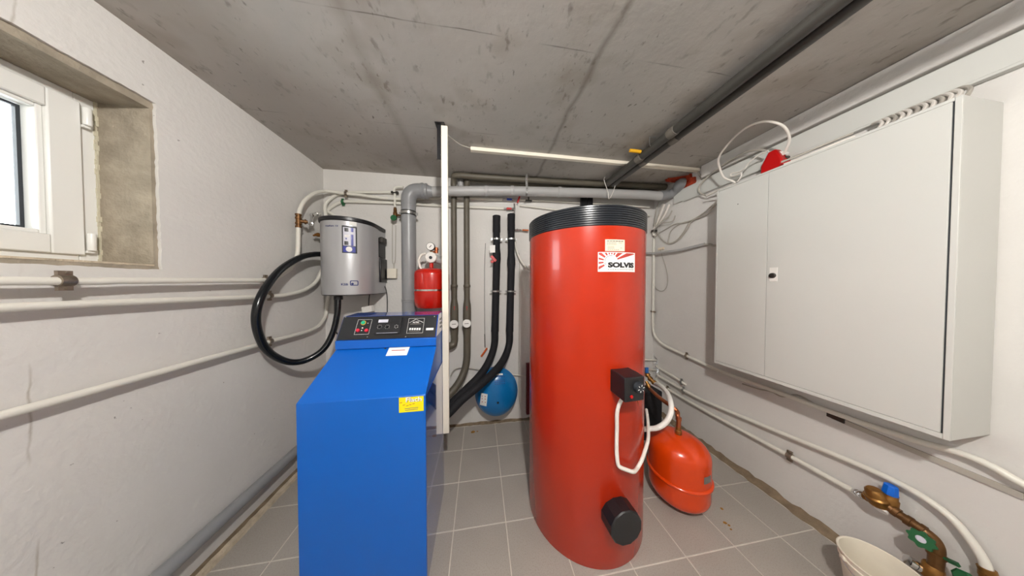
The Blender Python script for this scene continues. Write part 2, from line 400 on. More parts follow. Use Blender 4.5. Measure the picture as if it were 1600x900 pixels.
# --- right wall with the broken-out hole the supply pipes come through
hole = [(p.y, p.z) for p in (WR(1020, 551, 0), WR(1023, 557, 0), WR(1027, 561, 0), WR(1028, 571, 0), WR(1031, 585, 0), WR(1025, 593, 0), WR(1020, 590, 0), WR(1019.6, 565, 0))]; hole = [(min(a, YB - 0.012), c) for a, c in hole]
wall_right = struct(sheet_with_hole('wall_right', 'wall', [(YF, -0.004), (YB, -0.004), (YB, ZC), (YF, ZC)], ragged(hole, 0.02, 0.003), lambda a, c, h: (XR + h, a, c), 0.05))
MB().box(XR + 0.17, XR + 0.25, YF, YB, -0.15, ZC).obj('wall_core', 'hole_shade', wall_right)  # near-black box, its colour stands in for the shade inside the hole
# --- left wall: plaster over raw concrete, ragged round the window
WX = XL - 0.012                                   # raw concrete surface
yo = 1.182; zo0, zo1 = 1.492, 2.222               # edge of the plaster
yi = atx(237, 300, WX).y; zi0 = atx(60, 404, WX).z; zi1 = atx(0, 45, WX).z   # edge of the concrete
YW0 = 0.30                                        # far jamb, outside the picture
rag = ragged([(YW0 - 0.03, zo0), (yo, zo0), (yo - 0.004, zo1), (YW0 - 0.03, zo1)], 0.018, 0.0022)
wall_left = struct(sheet_with_hole('wall_left', 'wall_left', [(YF, -0.004), (YB, -0.004), (YB, ZC), (YF, ZC)], rag, lambda a, c, h: (XL - h, a, c), 0.012))
b = MB(); XO = XL - 0.30
b.box(XO, WX, YF, YW0, -0.15, ZC).box(XO, WX, yi, YB, -0.15, ZC).box(XO, WX, YW0, yi, -0.15, zi0).box(XO, WX, YW0, yi, zi1, ZC)
b.obj('concrete_core', 'raw_concrete', wall_left)
# --- window
FX = atz(154, 300, 0).x
FX = aty(154, 290, yi).x                          # plane of the window frame's inner face
win = struct(MB().box(FX - 0.07, FX, YW0, YW0 + 0.055, zi0, zi1).box(FX - 0.07, FX, yi - 0.05, yi - 0.004, zi0, zi1)
             .box(FX - 0.07, FX, YW0 + 0.055, yi - 0.05, zi0, zi0 + 0.042).box(FX - 0.07, FX, YW0 + 0.055, yi - 0.05, zi1 - 0.05, zi1).obj('window_1', 'window_pvc', loc=(FX, yi, zi0), bevel=0.003))
win['label'] = 'white plastic cellar window set in a raw concrete reveal'; win['category'] = 'window'
SX = FX + 0.014
ys1 = atx(131, 290, SX).y; ysg = atx(74, 290, SX).y
zs0 = zi0 + 0.034; zs1 = zi1 - 0.034; ys0 = YW0 + 0.04; gw = ys1 - ysg
def frame_boxes(b, x0, x1, y0, y1, z0, z1, t):
    return b.box(x0, x1, y0, y0 + t, z0, z1).box(x0, x1, y1 - t, y1, z0, z1).box(x0, x1, y0 + t, y1 - t, z0, z0 + t).box(x0, x1, y0 + t, y1 - t, z1 - t, z1)
sash = frame_boxes(MB(), FX - 0.055, SX, ys0, ys1, zs0, zs1, gw * 0.94).obj('sash', 'window_pvc', win, bevel=0.004)
frame_boxes(MB(), FX - 0.05, SX - 0.012, ys0 + gw * 0.94, ys1 - gw * 0.94, zs0 + gw * 0.94, zs1 - gw * 0.94, 0.014).obj('glazing_bead', 'window_pvc', sash, bevel=0.003)
frame_boxes(MB(), FX - 0.047, FX - 0.035, ys0 + gw + 0.012, ys1 - gw - 0.012, zs0 + gw + 0.012, zs1 - gw - 0.012, 0.008).obj('gasket', 'gasket', sash)
gm = bpy.data.materials.new('window_glass'); gm.use_nodes = True; nt = gm.node_tree; nt.nodes.clear()
o_ = nt.nodes.new('ShaderNodeOutputMaterial'); t_ = nt.nodes.new('ShaderNodeBsdfTransparent'); g_ = nt.nodes.new('ShaderNodeBsdfGlossy'); x_ = nt.nodes.new('ShaderNodeMixShader'); fr = nt.nodes.new('ShaderNodeFresnel')
g_.inputs['Roughness'].default_value = 0.02; t_.inputs[0].default_value = (0.96, 0.98, 0.97, 1)
nt.links.new(fr.outputs[0], x_.inputs[0]); nt.links.new(t_.outputs[0], x_.inputs[1]); nt.links.new(g_.outputs[0], x_.inputs[2]); nt.links.new(x_.outputs[0], o_.inputs[0])
M['glass'] = gm
MB().box(FX - 0.044, FX - 0.040, ys0 + gw, ys1 - gw, zs0 + gw, zs1 - gw).obj('pane', 'glass', sash)
for zc in (zs1 - 0.05, zs0 + 0.055):
    MB().lathe((SX + 0.008, ys1 + 0.008, zc - 0.035), (0, 0, 1), [(0.009, 0), (0.010, 0.003), (0.010, 0.067), (0.009, 0.07)], 12).obj('hinge', 'window_pvc', win)
    MB().box(SX - 0.012, SX + 0.006, ys1 + 0.0, ys1 + 0.016, zc - 0.045, zc - 0.036).obj('hinge_pin', 'window_pvc', win)
zz = zi0; pts = []
b = MB(); k = 0
while zz < zi1 - 0.02:                                        # strip of foam filler in the joint beside the frame
    wdt = random.uniform(0.004, 0.009); b.box(FX - 0.02, FX + random.uniform(0.002, 0.008), yi - wdt, yi, zz, zz + 0.022); zz += 0.02
b.obj('joint_filler', 'filler', win)
MB().box(FX + 0.0, WX + 0.002, YW0, yi, zi0 - 0.004, zi0 + 0.003).obj('sill', 'pale_mortar', win)
# --- mortar fillets along the floor
def fillet(name, m, path, wall_dir, h, wdt, label):
    """rough triangular mortar fillet; path runs along the wall foot"""
    b = MB(); n = len(path); wv = Vector(wall_dir)
    vs = []; fs = []
    for p in path:
        p = Vector(p); hh = h * random.uniform(0.55, 1.3); ww = wdt * random.uniform(0.8, 1.12)
        vs += [p + Vector((0, 0, 0.0)), p + Vector((0, 0, hh)), p - wv * ww * 0.45 + Vector((0, 0, hh * 0.5)), p - wv * ww + Vector((0, 0, 0.001))]
    for i in range(n - 1):
        for k in range(4): fs.append((i * 4 + k, i * 4 + (k + 1) % 4, (i + 1) * 4 + (k + 1) % 4, (i + 1) * 4 + k))
    fs += [(0, 1, 2, 3), tuple((n - 1) * 4 + k for k in (3, 2, 1, 0))]
    b.add(vs, fs); o = b.obj(name, m); bm = bmesh.new(); bm.from_mesh(o.data); bmesh.ops.recalc_face_normals(bm, faces=bm.faces); bm.to_mesh(o.data); bm.free()
    return struct(o)
yy = [YF + 0.02 + (YB - YF - 0.03) * i / 130 for i in range(131)]
fillet('baseboard_right', 'mortar', [(XR - 0.001, y, -0.001) for y in yy], (1, 0, 0), 0.026, 0.058, '')
xx = [KERB_X + (XR - 0.07 - KERB_X) * i / 100 for i in range(101)]
fillet('baseboard_back', 'mortar', [(x, YB - 0.001, -0.001) for x in xx], (0, 1, 0), 0.015, 0.030, '')
b = MB(); vs = []; fs = []; n = 0                              # raised mortar kerb in front of the channel with the drain pipe
for i in range(161):
    y = YF + 0.004 + (YB - 0.035 - YF) * i / 160; x0 = KERB_X - 0.022 + random.uniform(-.003, .003); x1 = KERB_X + random.uniform(-.002, .005); h = 0.024 + random.uniform(-.003, .003)
    vs += [(x0, y, -0.003), (x1 + 0.004, y, -0.003), (x1, y, h * 0.9), (x0, y, h)]
for i in range(160):
    for k in range(4): fs.append((i * 4 + k, i * 4 + (k + 1) % 4, (i + 1) * 4 + (k + 1) % 4, (i + 1) * 4 + k))
b.add(vs, fs); kerb = b.obj('baseboard_left', 'pale_mortar'); bm = bmesh.new(); bm.from_mesh(kerb.data); bmesh.ops.recalc_face_normals(bm, faces=bm.faces); bm.to_mesh(kerb.data); bm.free(); struct(kerb)
# --- white boxed ledge under the ceiling on the right
LX = XR - 0.045; lz0 = atx(1480, 94, LX).z; lz1 = ZC - 0.003; ly1 = atx(1095, 270, LX).y
struct(MB().box(LX, XR, YF, ly1, lz0, lz1).obj('trim_1', 'wall', bevel=0.006))
# ================================================================== lamp behind the camera that lights the room
lamp = thing('ceiling_lamp', 'bare opal globe lamp hanging from the concrete ceiling', 'lamp', (LAMP_POS[0], LAMP_POS[1], ZC))
lx, ly, lz = LAMP_POS
M['lamp'] = mat('opal_glass_lit', (255, 250, 240), 0.4, emit=(255, 252, 247), estr=LAMP_STRENGTH)
MB().lathe((lx, ly, lz - LAMP_R), (0, 0, 1), [(0, 0)] + [(LAMP_R * math.sin(math.pi * k / 14), LAMP_R - LAMP_R * math.cos(math.pi * k / 14)) for k in range(1, 14)] + [(0, LAMP_R * 2)], 24).obj('globe', 'lamp', lamp)
MB().lathe((lx, ly, lz + LAMP_R), (0, 0, 1), [(0.022, 0), (0.022, 0.03), (0.045, 0.034), (0.045, ZC - lz - LAMP_R - 0.001)], 16).obj('socket', 'white_plastic', lamp)
# ================================================================== BLUE BOILER
BX0, BX1 = -0.768, -0.247; BY0, BY1 = 1.0195, 1.508; BZ = 0.921
bo = thing('boiler', 'blue sheet-metal floor boiler with sloping front and black control panel', 'boiler', ((BX0 + BX1) / 2, (BY0 + BY1) / 2, 0))
ys, zs = 1.279, 1.073; zb = 1.122; yp, zp = 1.348, 1.243
def xprism(prof, x0, x1): return MB().prism([(x0, y, z) for y, z in prof], (x1 - x0, 0, 0))
xprism([(BY0 + 0.012, 0.012), (BY0 + 0.012, BZ - 0.01), (ys, zs - 0.012), (ys, zb), (BY1 - 0.004, zb), (BY1 - 0.004, 0.012)], BX0 + 0.004, BX1 - 0.004).obj('body', 'blue', bo, bevel=0.002)
MB().box(BX0, BX1, BY0, BY0 + 0.011, 0.012, BZ).obj('front_panel', 'blue', bo, bevel=0.002)
sl = Vector((0, ys - BY0, zs - BZ)).normalized(); sn = Vector((0, -sl.z, sl.y))
xprism([(BY0, BZ + 0.0005), (ys, zs + 0.0005), (ys, zs - 0.011), (BY0 + 0.011, BZ - 0.0105)], BX0, BX1).obj('sloping_cover', 'blue', bo, bevel=0.0015)
xprism([(ys - 0.008, zs + 0.003), (ys - 0.008, zb), (ys + 0.02, zb), (ys + 0.02, zs + 0.003)], BX0, BX1).obj('lip', 'blue', bo, bevel=0.002)
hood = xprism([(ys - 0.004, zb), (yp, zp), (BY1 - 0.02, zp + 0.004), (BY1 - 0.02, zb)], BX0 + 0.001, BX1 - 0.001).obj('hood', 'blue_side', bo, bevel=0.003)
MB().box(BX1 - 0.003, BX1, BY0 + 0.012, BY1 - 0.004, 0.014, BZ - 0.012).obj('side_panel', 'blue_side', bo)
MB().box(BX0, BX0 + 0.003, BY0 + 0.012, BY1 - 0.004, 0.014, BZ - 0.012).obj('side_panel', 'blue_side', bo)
MB().box(BX0 + 0.01, BX1 - 0.01, BY0 + 0.02, BY1 - 0.01, 0.0, 0.012).obj('plinth', 'black_plastic', bo)
for zz in (1.20, 1.175, 1.15): MB().box(BX1 - 0.0012, BX1 + 0.0006, 1.40, 1.46, zz, zz + 0.012).obj('vent_slot', 'black_plastic', bo)
# control panel on the sloped face; u across (0..1), v up the slope (0..1)
pu = Vector((1, 0, 0)); pv = Vector((0, yp - ys + 0.004, zp - zb)).normalized(); pn = pu.cross(pv).normalized()
if pn.y > 0: pn = -pn
pc = Vector(((BX0 + BX1) / 2, (ys - 0.004 + yp) / 2, (zb + zp) / 2)); PL = Vector((0, yp - ys + 0.004, zp - zb)).length; PWD = BX1 - BX0
cp = MB().obox(pc + pn * 0.002, pu, pv, pn, PWD / 2 - 0.006, PL / 2 - 0.003, 0.002).obj('control_panel', 'panel_black', bo, bevel=0.001)
def panel_at(px, py):                     # picture position on the control panel -> panel coordinates
    d = ray(px, py); p0 = pc + pn * 0.004; q = EYE + d * (pn.dot(p0 - EYE) / pn.dot(d)); return (q - p0).dot(pu), (q - p0).dot(pv)
pm = flat_map(pc + pn * 0.004, pu, pv, pn)
def panel_quad(px0, py0, px1, py1, m, name, off=0.0004, thick=0.001, parent=None):
    a = panel_at(px0, py1); c = panel_at(px1, py0)
    return MB().obox(pm((a[0] + c[0]) / 2, (a[1] + c[1]) / 2, off), pu, pv, pn, abs(c[0] - a[0]) / 2, abs(c[1] - a[1]) / 2, thick / 2).obj(name, m, parent or cp)
def panel_box(px0, py0, px1, py1, t=0.0011, name='frame_line'):
    a = panel_at(px0, py1); c = panel_at(px1, py0); x0, x1, y0, y1 = min(a[0], c[0]), max(a[0], c[0]), min(a[1], c[1]), max(a[1], c[1])
    b = MB()
    for (u0, u1, v0, v1) in ((x0, x1, y0, y0 + t), (x0, x1, y1 - t, y1), (x0, x0 + t, y0, y1), (x1 - t, x1, y0, y1)):
        b.obox(pm((u0 + u1) / 2, (v0 + v1) / 2, 0.0003), pu, pv, pn, (u1 - u0) / 2, (v1 - v0) / 2, 0.0003)
    return b.obj(name, 'paper', cp)
panel_box(553, 499, 582, 523); 
def disc(px, py, r, h, m, name, parent=None):
    u, v = panel_at(px, py); return MB().lathe(pm(u, v, 0), pn, [(r, 0), (r, h * 0.7), (r * 0.85, h), (0, h)], 18).obj(name, m, parent or cp)
disc(568, 504.5, 0.0135, 0.003, 'tag', 'switch_ring'); disc(568, 504.5, 0.011, 0.008, 'teal', 'power_switch')
disc(559.5, 516.5, 0.0095, 0.009, 'button_red', 'button'); disc(573, 516.5, 0.0095, 0.009, 'button_red', 'button')
disc(566.5, 512.5, 0.004, 0.003, 'paper', 'indicator'); disc(565, 516.5, 0.0028, 0.002, 'paper', 'indicator'); disc(575, 505, 0.002, 0.002, 'paper', 'indicator')
ctl = panel_quad(586, 496.5, 629, 522, 'black_plastic', 'regulator', 0.004, 0.009)
panel_quad(592, 500, 608, 505, 'panel_grey', 'display', 0.0092, 0.001)
panel_quad(611, 500, 627, 505, 'panel_black', 'display', 0.0092, 0.001)
panel_quad(589, 520.3, 622, 521.8, 'panel_grey', 'handle_strip', 0.0092, 0.002)
for kx in (594, 606):
    u, v = panel_at(kx, 511.5); k = MB().lathe(pm(u, v, 0.0085), pn, [(0.008, 0), (0.008, 0.004), (0.006, 0.008), (0, 0.008)], 16).obj('dial', 'panel_black', cp)
    MB().obox(pm(u, v, 0.0172), pu + pv * 0.4, pv - pu * 0.4, pn, 0.006, 0.0018, 0.0012).obj('dial_grip', 'ink', k)
    bb = MB()
    for q in range(8):
        an = q * math.pi / 4 + 0.3; bb.obox(pm(u + 0.0115 * math.cos(an), v + 0.0115 * math.sin(an), 0.0088), pu, pv, pn, 0.001, 0.001, 0.0003)
    bb.obj('dial_scale', 'paper', k)
bb = MB()
for q in range(7):
    u, v = panel_at(620, 511); an = q * math.pi / 3.2 - 0.3; bb.obox(pm(u + 0.009 * math.cos(an), v + 0.009 * math.sin(an), 0.0088), pu, pv, pn, 0.001, 0.0016, 0.0003)
bb.obj('dial_scale', 'paper', cp)
panel_box(635, 497, 663.5, 521)
def pmap(px, py): 
    u, v = panel_at(px, py); return lambda a, c, o=0.0006: pm(u + a, v + c, o)
# roof-shaped emblem with its lettering
u0, v0 = panel_at(639, 504.5); u1, v1 = panel_at(661.5, 503.5); um, vm = panel_at(649.8, 498.6)
th = 0.0026
b = MB()
for (a, c) in (((u0, v0), (um, vm)), ((um, vm), (u1, v1))):
    dd = Vector((c[0] - a[0], c[1] - a[1])); nn = Vector((-dd.y, dd.x)).normalized() * th
    b.add([pm(a[0], a[1], 0.0005), pm(c[0], c[1], 0.0005), pm(c[0] - nn.x, c[1] - nn.y, 0.0005), pm(a[0] - nn.x * 0.4, a[1] - nn.y * 0.4, 0.0005)], [(0, 3, 2, 1)])
b.obj('emblem', 'paper', cp)
lettering('AUTEC', 0.02, pmap(650, 503.6), 'paper', cp, width=0.036, height=0.0085, bold=0.0006)
panel_quad(641, 505.6, 658, 506.8, 'ink_grey', 'small_print', 0.0005, 0.0004)
for q in range(5): panel_quad(639.4 + q * 3.7, 512.4, 642.5 + q * 3.7, 515.8, 'paper', 'print_block', 0.0005, 0.0004)
panel_quad(639, 517.2, 656, 518.4, 'ink_grey', 'small_print', 0.0005, 0.0004)
panel_quad(665.5, 512.3, 677.5, 516, 'paper', 'name_plate', 0.0006, 0.0008)
for p in ((540, 495.5), (679, 494.5), (574, 526.5), (634, 526)): u, v = panel_at(*p); screw(cp, pm(u, v, 0), pn, 0.0035, 'steel')
# paper note on the sloping cover
cn = Vector((0, ys - BY0, zs - BZ)).normalized(); cu_ = Vector((1, 0, 0)); cnn = cu_.cross(cn)
if cnn.z < 0: cnn = -cnn
def cover_at(px, py):
    p0 = Vector((0, BY0, BZ + 0.0006)); d = ray(px, py); return EYE + d * (cnn.dot(p0 - EYE) / cnn.dot(d))
qs = [cover_at(*p) for p in ((602.5, 556.3), (635.5, 555), (640.5, 542), (608.5, 543.2))]
MB().prism([q + cnn * 0.0004 for q in qs], cnn * 0.0006).obj('paper_note', 'paper', bo)
ql = [cover_at(*p) for p in ((612, 547.3), (633, 546.6), (632.8, 547.6), (611.7, 548.3))]
MB().prism([q + cnn * 0.0011 for q in ql], cnn * 0.0003).obj('note_print', 'ink_red', bo)
screw(bo, cover_at(602, 544.5), cnn, 0.005, 'panel_black')
# yellow sticker on the front panel
fa = aty(623.5, 645, BY0 - 0.0005); fb = aty(661.8, 616.6, BY0 - 0.0005)
sx0, sx1, sz0, sz1 = fa.x, fb.x, fa.z, BZ - 0.004
st = MB().box(sx0, sx1, BY0 - 0.0009, BY0 - 0.0001, sz0, sz1).obj('yellow_sticker', 'yellow', bo)
fm = lambda px, py: (lambda c: (lambda a, e, o=0.0: Vector((c.x + a, BY0 - 0.0012 - o, c.z + e))))(aty(px, py, BY0 - 0.001))
lettering('Flach', 0.03, lambda a, e: fm(646.5, 624)(a + 0.001, e - 0.001), 'ink', st, width=0.068, height=0.021, bold=0.0012)
lettering('Flach', 0.03, lambda a, e: fm(646.5, 624)(a, e, 0.0004), 'paper', st, width=0.068, height=0.021, bold=0.0006)
b = MB()
for (px, py, wd) in ((643, 638, 0.058), (643, 640.6, 0.056)):
    f = fm(px, py); b.add([f(-wd / 2, -0.0014), f(wd / 2, -0.0014 + 0.002), f(wd / 2, 0.0034), f(-wd / 2, 0.0014)], [(0, 1, 2, 3)])
b.obj('small_print', 'ink_grey', st)
b = MB()
for (px, py) in ((626.5, 629.5), (631, 633), (636.5, 634), (641, 632.5), (646, 631)):
    f = fm(px, py); b.add([f(-0.006, -0.0014), f(0.004, -0.001), f(0.006, 0.002), f(-0.004, 0.0012)], [(0, 1, 2, 3)])
b.obj('handwriting', 'ink_red', st)

# ================================================================== RED HOT WATER TANK
TX, TY, TR = 0.6615, 1.3002, 0.344; TZ0, TZ1 = 1.714, 1.813
tk = thing('water_tank', 'tall red cylindrical hot water tank with black ribbed top band', 'tank', (TX, TY, 0))
MB().lathe((TX, TY, 0), (0, 0, 1), [(TR - 0.01, 0.0), (TR - 0.002, 0.002), (TR, 0.008), (TR, 0.9), (TR, TZ0)], 96).obj('jacket', 'red', tk)
prof = [(TR - 0.012, TZ0 - 0.02)]
nr = 9
for k in range(nr):
    z = TZ0 + (TZ1 - TZ0) * k / nr; dz = (TZ1 - TZ0) / nr
    prof += [(TR + 0.001, z), (TR + 0.0045, z + dz * 0.25), (TR + 0.0045, z + dz * 0.7), (TR + 0.001, z + dz * 0.97)]
prof += [(TR + 0.002, TZ1), (TR - 0.01, TZ1 + 0.004), (TR - 0.05, TZ1 + 0.006), (0, TZ1 + 0.008)]
MB().lathe((TX, TY, 0), (0, 0, 1), prof, 96).obj('ribbed_band', 'ridge', tk)
def cmap(a, z, off=0.001):                # a in degrees round the tank
    return Vector((TX + (TR + off) * math.cos(math.radians(a)), TY + (TR + off) * math.sin(math.radians(a)), z))
DEG = math.degrees(1 / TR)
def tank_label(a0, a1, z0, z1, m, name, off=0.0008, parent=None):
    b = patch(lambda u, v: cmap(u, v, off), a0, a1, z0, z1, 12, 1); return b.obj(name, m, parent or tk)
A0, A1, Z0, Z1 = -105.6, -71.4, 1.489, 1.584
em = tank_label(A0, A1, Z0, Z1, 'paper', 'emblem_sticker')
WDT = (A1 - A0) / DEG; HGT = Z1 - Z0; ac = (A0 + A1) / 2; zc = (Z0 + Z1) / 2
def smap(u, v, off=0.0012): return cmap(ac + u * DEG, zc + v, off)     # metres on the sticker, origin at its centre
scx, scy = -0.041, 0.001                                # centre of the sun
hw, hh_ = WDT / 2 - 0.003, HGT / 2 - 0.003
def clip_ray(an):
    dx, dy = math.cos(an), math.sin(an); t = 9
    if dx > 1e-6: t = min(t, (hw - scx) / dx)
    if dx < -1e-6: t = min(t, (-hw - scx) / dx)
    if dy > 1e-6: t = min(t, (hh_ - scy) / dy)
    if dy < -1e-6: t = min(t, (-hh_ - scy) / dy)
    return t
R0 = 0.035
b = MB(); rays = [(16, 27), (34, 52), (60, 70), (79, 88), (97, 106), (115, 126), (136, 149), (160, 170), (181, 191), (202, 214)]
for a0, a1 in rays:
    n = 4; inner = []; outer = []
    for k in range(n + 1):
        an = math.radians(a0 + (a1 - a0) * k / n); t = clip_ray(an)
        inner.append((scx + R0 * math.cos(an), scy + R0 * math.sin(an))); outer.append((scx + t * math.cos(an), scy + t * math.sin(an)))
    # subdivide outwards so the strips follow the curved jacket
    for k in range(n):
        for s_ in range(6):
            f0, f1 = s_ / 6, (s_ + 1) / 6
            q = [Vector(inner[k]).lerp(Vector(outer[k]), f0), Vector(inner[k]).lerp(Vector(outer[k]), f1), Vector(inner[k + 1]).lerp(Vector(outer[k + 1]), f1), Vector(inner[k + 1]).lerp(Vector(outer[k + 1]), f0)]
            b.add([smap(p.x, p.y) for p in q], [(0, 1, 2, 3)])
b.obj('sun_rays', 'ink_red', em)
b = MB()
for k in range(18):
    q = []
    for an, rr in ((k, 0.0285), (k + 1, 0.0285), (k + 1, 0.0305), (k, 0.0305)):
        t = math.radians(75 + an * 140 / 18); q.append(smap(scx + rr * math.cos(t), scy + rr * math.sin(t)))
    b.add(q, [(0, 3, 2, 1)])
b.obj('sun_outline', 'ink', em)
lettering('SOLVIS', 0.03, lambda a, e: smap(a + 0.0185, e - 0.0145, 0.0018), 'ink', em, width=0.149, height=0.0265, bold=0.0019)
lettering('ENERGIESYSTEME', 0.01, lambda a, e: smap(a + 0.0185, e - 0.0365, 0.0018), 'ink', em, width=0.145, height=0.0058, spacing=1.25)
dp = tank_label(-100, -83, 1.589, 1.645, 'cream_paper', 'data_plate')
b = MB()
for k, (x0, x1, zz_) in enumerate(((-0.044, 0.044, 0.020), (-0.044, 0.005, 0.011), (0.016, 0.036, 0.011), (-0.044, 0.006, 0.004), (-0.04, -0.006, -0.006), (-0.04, -0.006, -0.013), (-0.04, 0.02, -0.021), (0.026, 0.036, -0.013))):
    hgt = 0.0024 if k == 0 else 0.0013
    for s_ in range(6):
        u0_ = x0 + (x1 - x0) * s_ / 6; u1_ = x0 + (x1 - x0) * (s_ + 0.86) / 6
        b.add([cmap(-91.5 + u0_ * DEG, 1.617 + zz_ - hgt, 0.0013), cmap(-91.5 + u1_ * DEG, 1.617 + zz_ - hgt, 0.0013), cmap(-91.5 + u1_ * DEG, 1.617 + zz_ + hgt, 0.0013), cmap(-91.5 + u0_ * DEG, 1.617 + zz_ + hgt, 0.0013)], [(0, 1, 2, 3)])
b.obj('small_print', 'ink_grey', dp)
# thermostat box
ta = math.radians(-86.0); tn = Vector((math.cos(ta), math.sin(ta), 0)); tu = Vector((-math.sin(ta), math.cos(ta), 0)); tz = Vector((0, 0, 1))
def tpt(o, u, z): return Vector((TX, TY, 0)) + tn * (TR + o) + tu * u + tz * z
th_ = MB()
prof = [(-0.012, 0.904), (0.06, 0.900), (0.092, 0.897), (0.092, 1.007), (0.055, 1.012), (-0.012, 1.012)]
th_.prism([tpt(o, -0.052, z) for o, z in prof], tu * 0.104)
thb = th_.obj('thermostat_box', 'black_plastic', tk, bevel=0.004)
kn = MB().lathe(tpt(0.092, 0.018, 0.962), tn, [(0.026, 0), (0.025, 0.006), (0.022, 0.016), (0.019, 0.018), (0, 0.018)], 24).obj('thermostat_knob', 'gasket', thb)
b = MB()
for k in range(6):
    an = k * math.pi / 3 + 0.3; c = tpt(0.1107, 0.018, 0.962); dv = tu * math.cos(an) + tz * math.sin(an); pvv = tu * -math.sin(an) + tz * math.cos(an)
    b.obox(c + dv * 0.0135, dv, pvv, tn, 0.0038, 0.0012, 0.0004)
b.obj('knob_marks', 'paper', kn)
MB().lathe(tpt(0.092, -0.017, 0.921), tn, [(0.0075, 0), (0.007, 0.004), (0, 0.005)], 14).obj('pilot_lamp', 'red_plastic', thb)
# flange cover near the foot
fa_ = math.radians(-88.0); fn = Vector((math.cos(fa_), math.sin(fa_), 0)); fo = Vector((TX, TY, 0.288)) + fn * (TR - 0.012)
MB().lathe(fo, fn, [(0.083, 0), (0.083, 0.078), (0.079, 0.083), (0, 0.083)], 12, xdir=(math.sin(0.26), 0, math.cos(0.26))).obj('flange_cover', 'black_plastic', tk, sharp=25)
# ================================================================== METAL CONTROL CABINET ON THE RIGHT WALL
CX0, CX1, CY0, CY1, CZ0, CZ1 = 1.752, XR - 0.001, 0.540, 1.362, 0.835, 2.124
ca = thing('wall_cabinet', 'large light grey two-door metal wall cabinet with round lock', 'cabinet', (XR, (CY0 + CY1) / 2, CZ0))
t = 0.012
MB().box(CX0 + 0.004, CX1, CY0, CY1, CZ0, CZ1).obj('body', 'cab', ca, bevel=0.003)
frame = MB(); 
frame.box(CX0, CX0 + 0.006, CY0, CY0 + 0.014, CZ0, CZ1).box(CX0, CX0 + 0.006, CY1 - 0.010, CY1, CZ0, CZ1).box(CX0, CX0 + 0.006, CY0 + 0.014, CY1 - 0.01, CZ0, CZ0 + 0.020).box(CX0, CX0 + 0.006, CY0 + 0.014, CY1 - 0.01, CZ1 - 0.012, CZ1)
frame.obj('door_frame', 'cab', ca, bevel=0.0015)
ysplit = 1.073; g = 0.0018
MB().box(CX0 + 0.0038, CX0 + 0.0045, CY0 + 0.012, CY1 - 0.008, CZ0 + 0.018, CZ1 - 0.01).obj('door_gasket', 'gasket', ca)  # dark sheet painted in as the shade in the gaps round the doors
dl = MB().box(CX0 - 0.001, CX0 + 0.005, ysplit + g / 2, CY1 - 0.010 - 0.0012, CZ0 + 0.020 + g, CZ1 - 0.012 - 0.0012).obj('door', 'cab', ca, bevel=0.0012)
dr = MB().box(CX0 - 0.001, CX0 + 0.005, CY0 + 0.014 + 0.004, ysplit - g / 2, CZ0 + 0.020 + g, CZ1 - 0.012 - 0.0012).obj('door', 'cab', ca, bevel=0.0012)
lc = atx(1209, 429, CX0)
lk = MB().box(CX0 - 0.004, CX0 - 0.001, lc.y - 0.018, lc.y + 0.018, lc.z - 0.042, lc.z + 0.042).obj('lock_plate', 'white_plastic', dr, bevel=0.002)
MB().lathe((CX0 - 0.004, lc.y + 0.003, lc.z - 0.006), (-1, 0, 0), [(0.016, 0), (0.015, 0.006), (0.012, 0.008), (0, 0.008)], 20).obj('lock', 'dark_steel', dr)
screw(dl, atx(1153, 319, CX0 - 0.001), (-1, 0, 0), 0.003)
# ================================================================== SILVER RAINWATER UNIT ON THE BACK WALL
KX, KY, KR = -1.066, 1.975, 0.188; KZ0, KZ1 = 1.347, 1.908
ks = thing('rainwater_unit', 'silver half-round wall unit with black lid and blue display strip', 'pump unit', (KX, YB, KZ0))
def dplan(r, yb, n=28): return [(KX + r * math.cos(math.pi + math.pi * k / n), KY + r * math.sin(math.pi + math.pi * k / n)) for k in range(n + 1)] + [(KX + r, yb), (KX - r, yb)]
def dsolid(r, yb, z0, z1, taper=0.0, n=28):
    b = MB(); P = dplan(r, yb, n); b.prism([(x, y, z0) for x, y in P], (0, 0, z1 - z0)); return b
dsolid(KR, 2.04, KZ0, KZ1).obj('housing', 'silver', ks)
dsolid(KR + 0.010, YB - 0.03, KZ1, KZ1 + 0.032).obj('lid', 'black_plastic', ks, bevel=0.006)
dsolid(KR - 0.004, YB - 0.002, KZ0 - 0.006, KZ0 - 0.0005).obj('base_edge', 'black_plastic', ks)
MB().box(KX - KR + 0.004, KX + KR - 0.006, 2.041, YB - 0.002, KZ0, KZ1 - 0.001).obj('back_box', 'silver', ks)
MB().box(KX + KR - 0.0055, KX + KR + 0.010, 2.06, YB - 0.006, 1.445, 1.66).obj('pump_cover', 'black_plastic', ks, bevel=0.006)
MB().box(KX + KR - 0.0055, KX + KR + 0.002, 2.05, YB - 0.02, 1.665, 1.84).obj('pump_motor', 'black_plastic', ks, bevel=0.006)
MB().box(KX + KR - 0.0055, KX + KR + 0.022, 2.07, YB - 0.04, 1.80, 1.85).obj('bracket', 'dark_steel', ks, bevel=0.004)
def cylhit(px, py, cx, cy, r):
    d = ray(px, py); a = d.x ** 2 + d.y ** 2; bb = -2 * (d.x * cx + d.y * cy); c = cx * cx + cy * cy - r * r
    t = (-bb - math.sqrt(max(bb * bb - 4 * a * c, 0))) / (2 * a); p = EYE + d * t
    return math.degrees(math.atan2(p.y - cy, p.x - cx)), p.z
def kpt(a, z, off=0.001): return Vector((KX + (KR + off) * math.cos(math.radians(a)), KY + (KR + off) * math.sin(math.radians(a)), z))
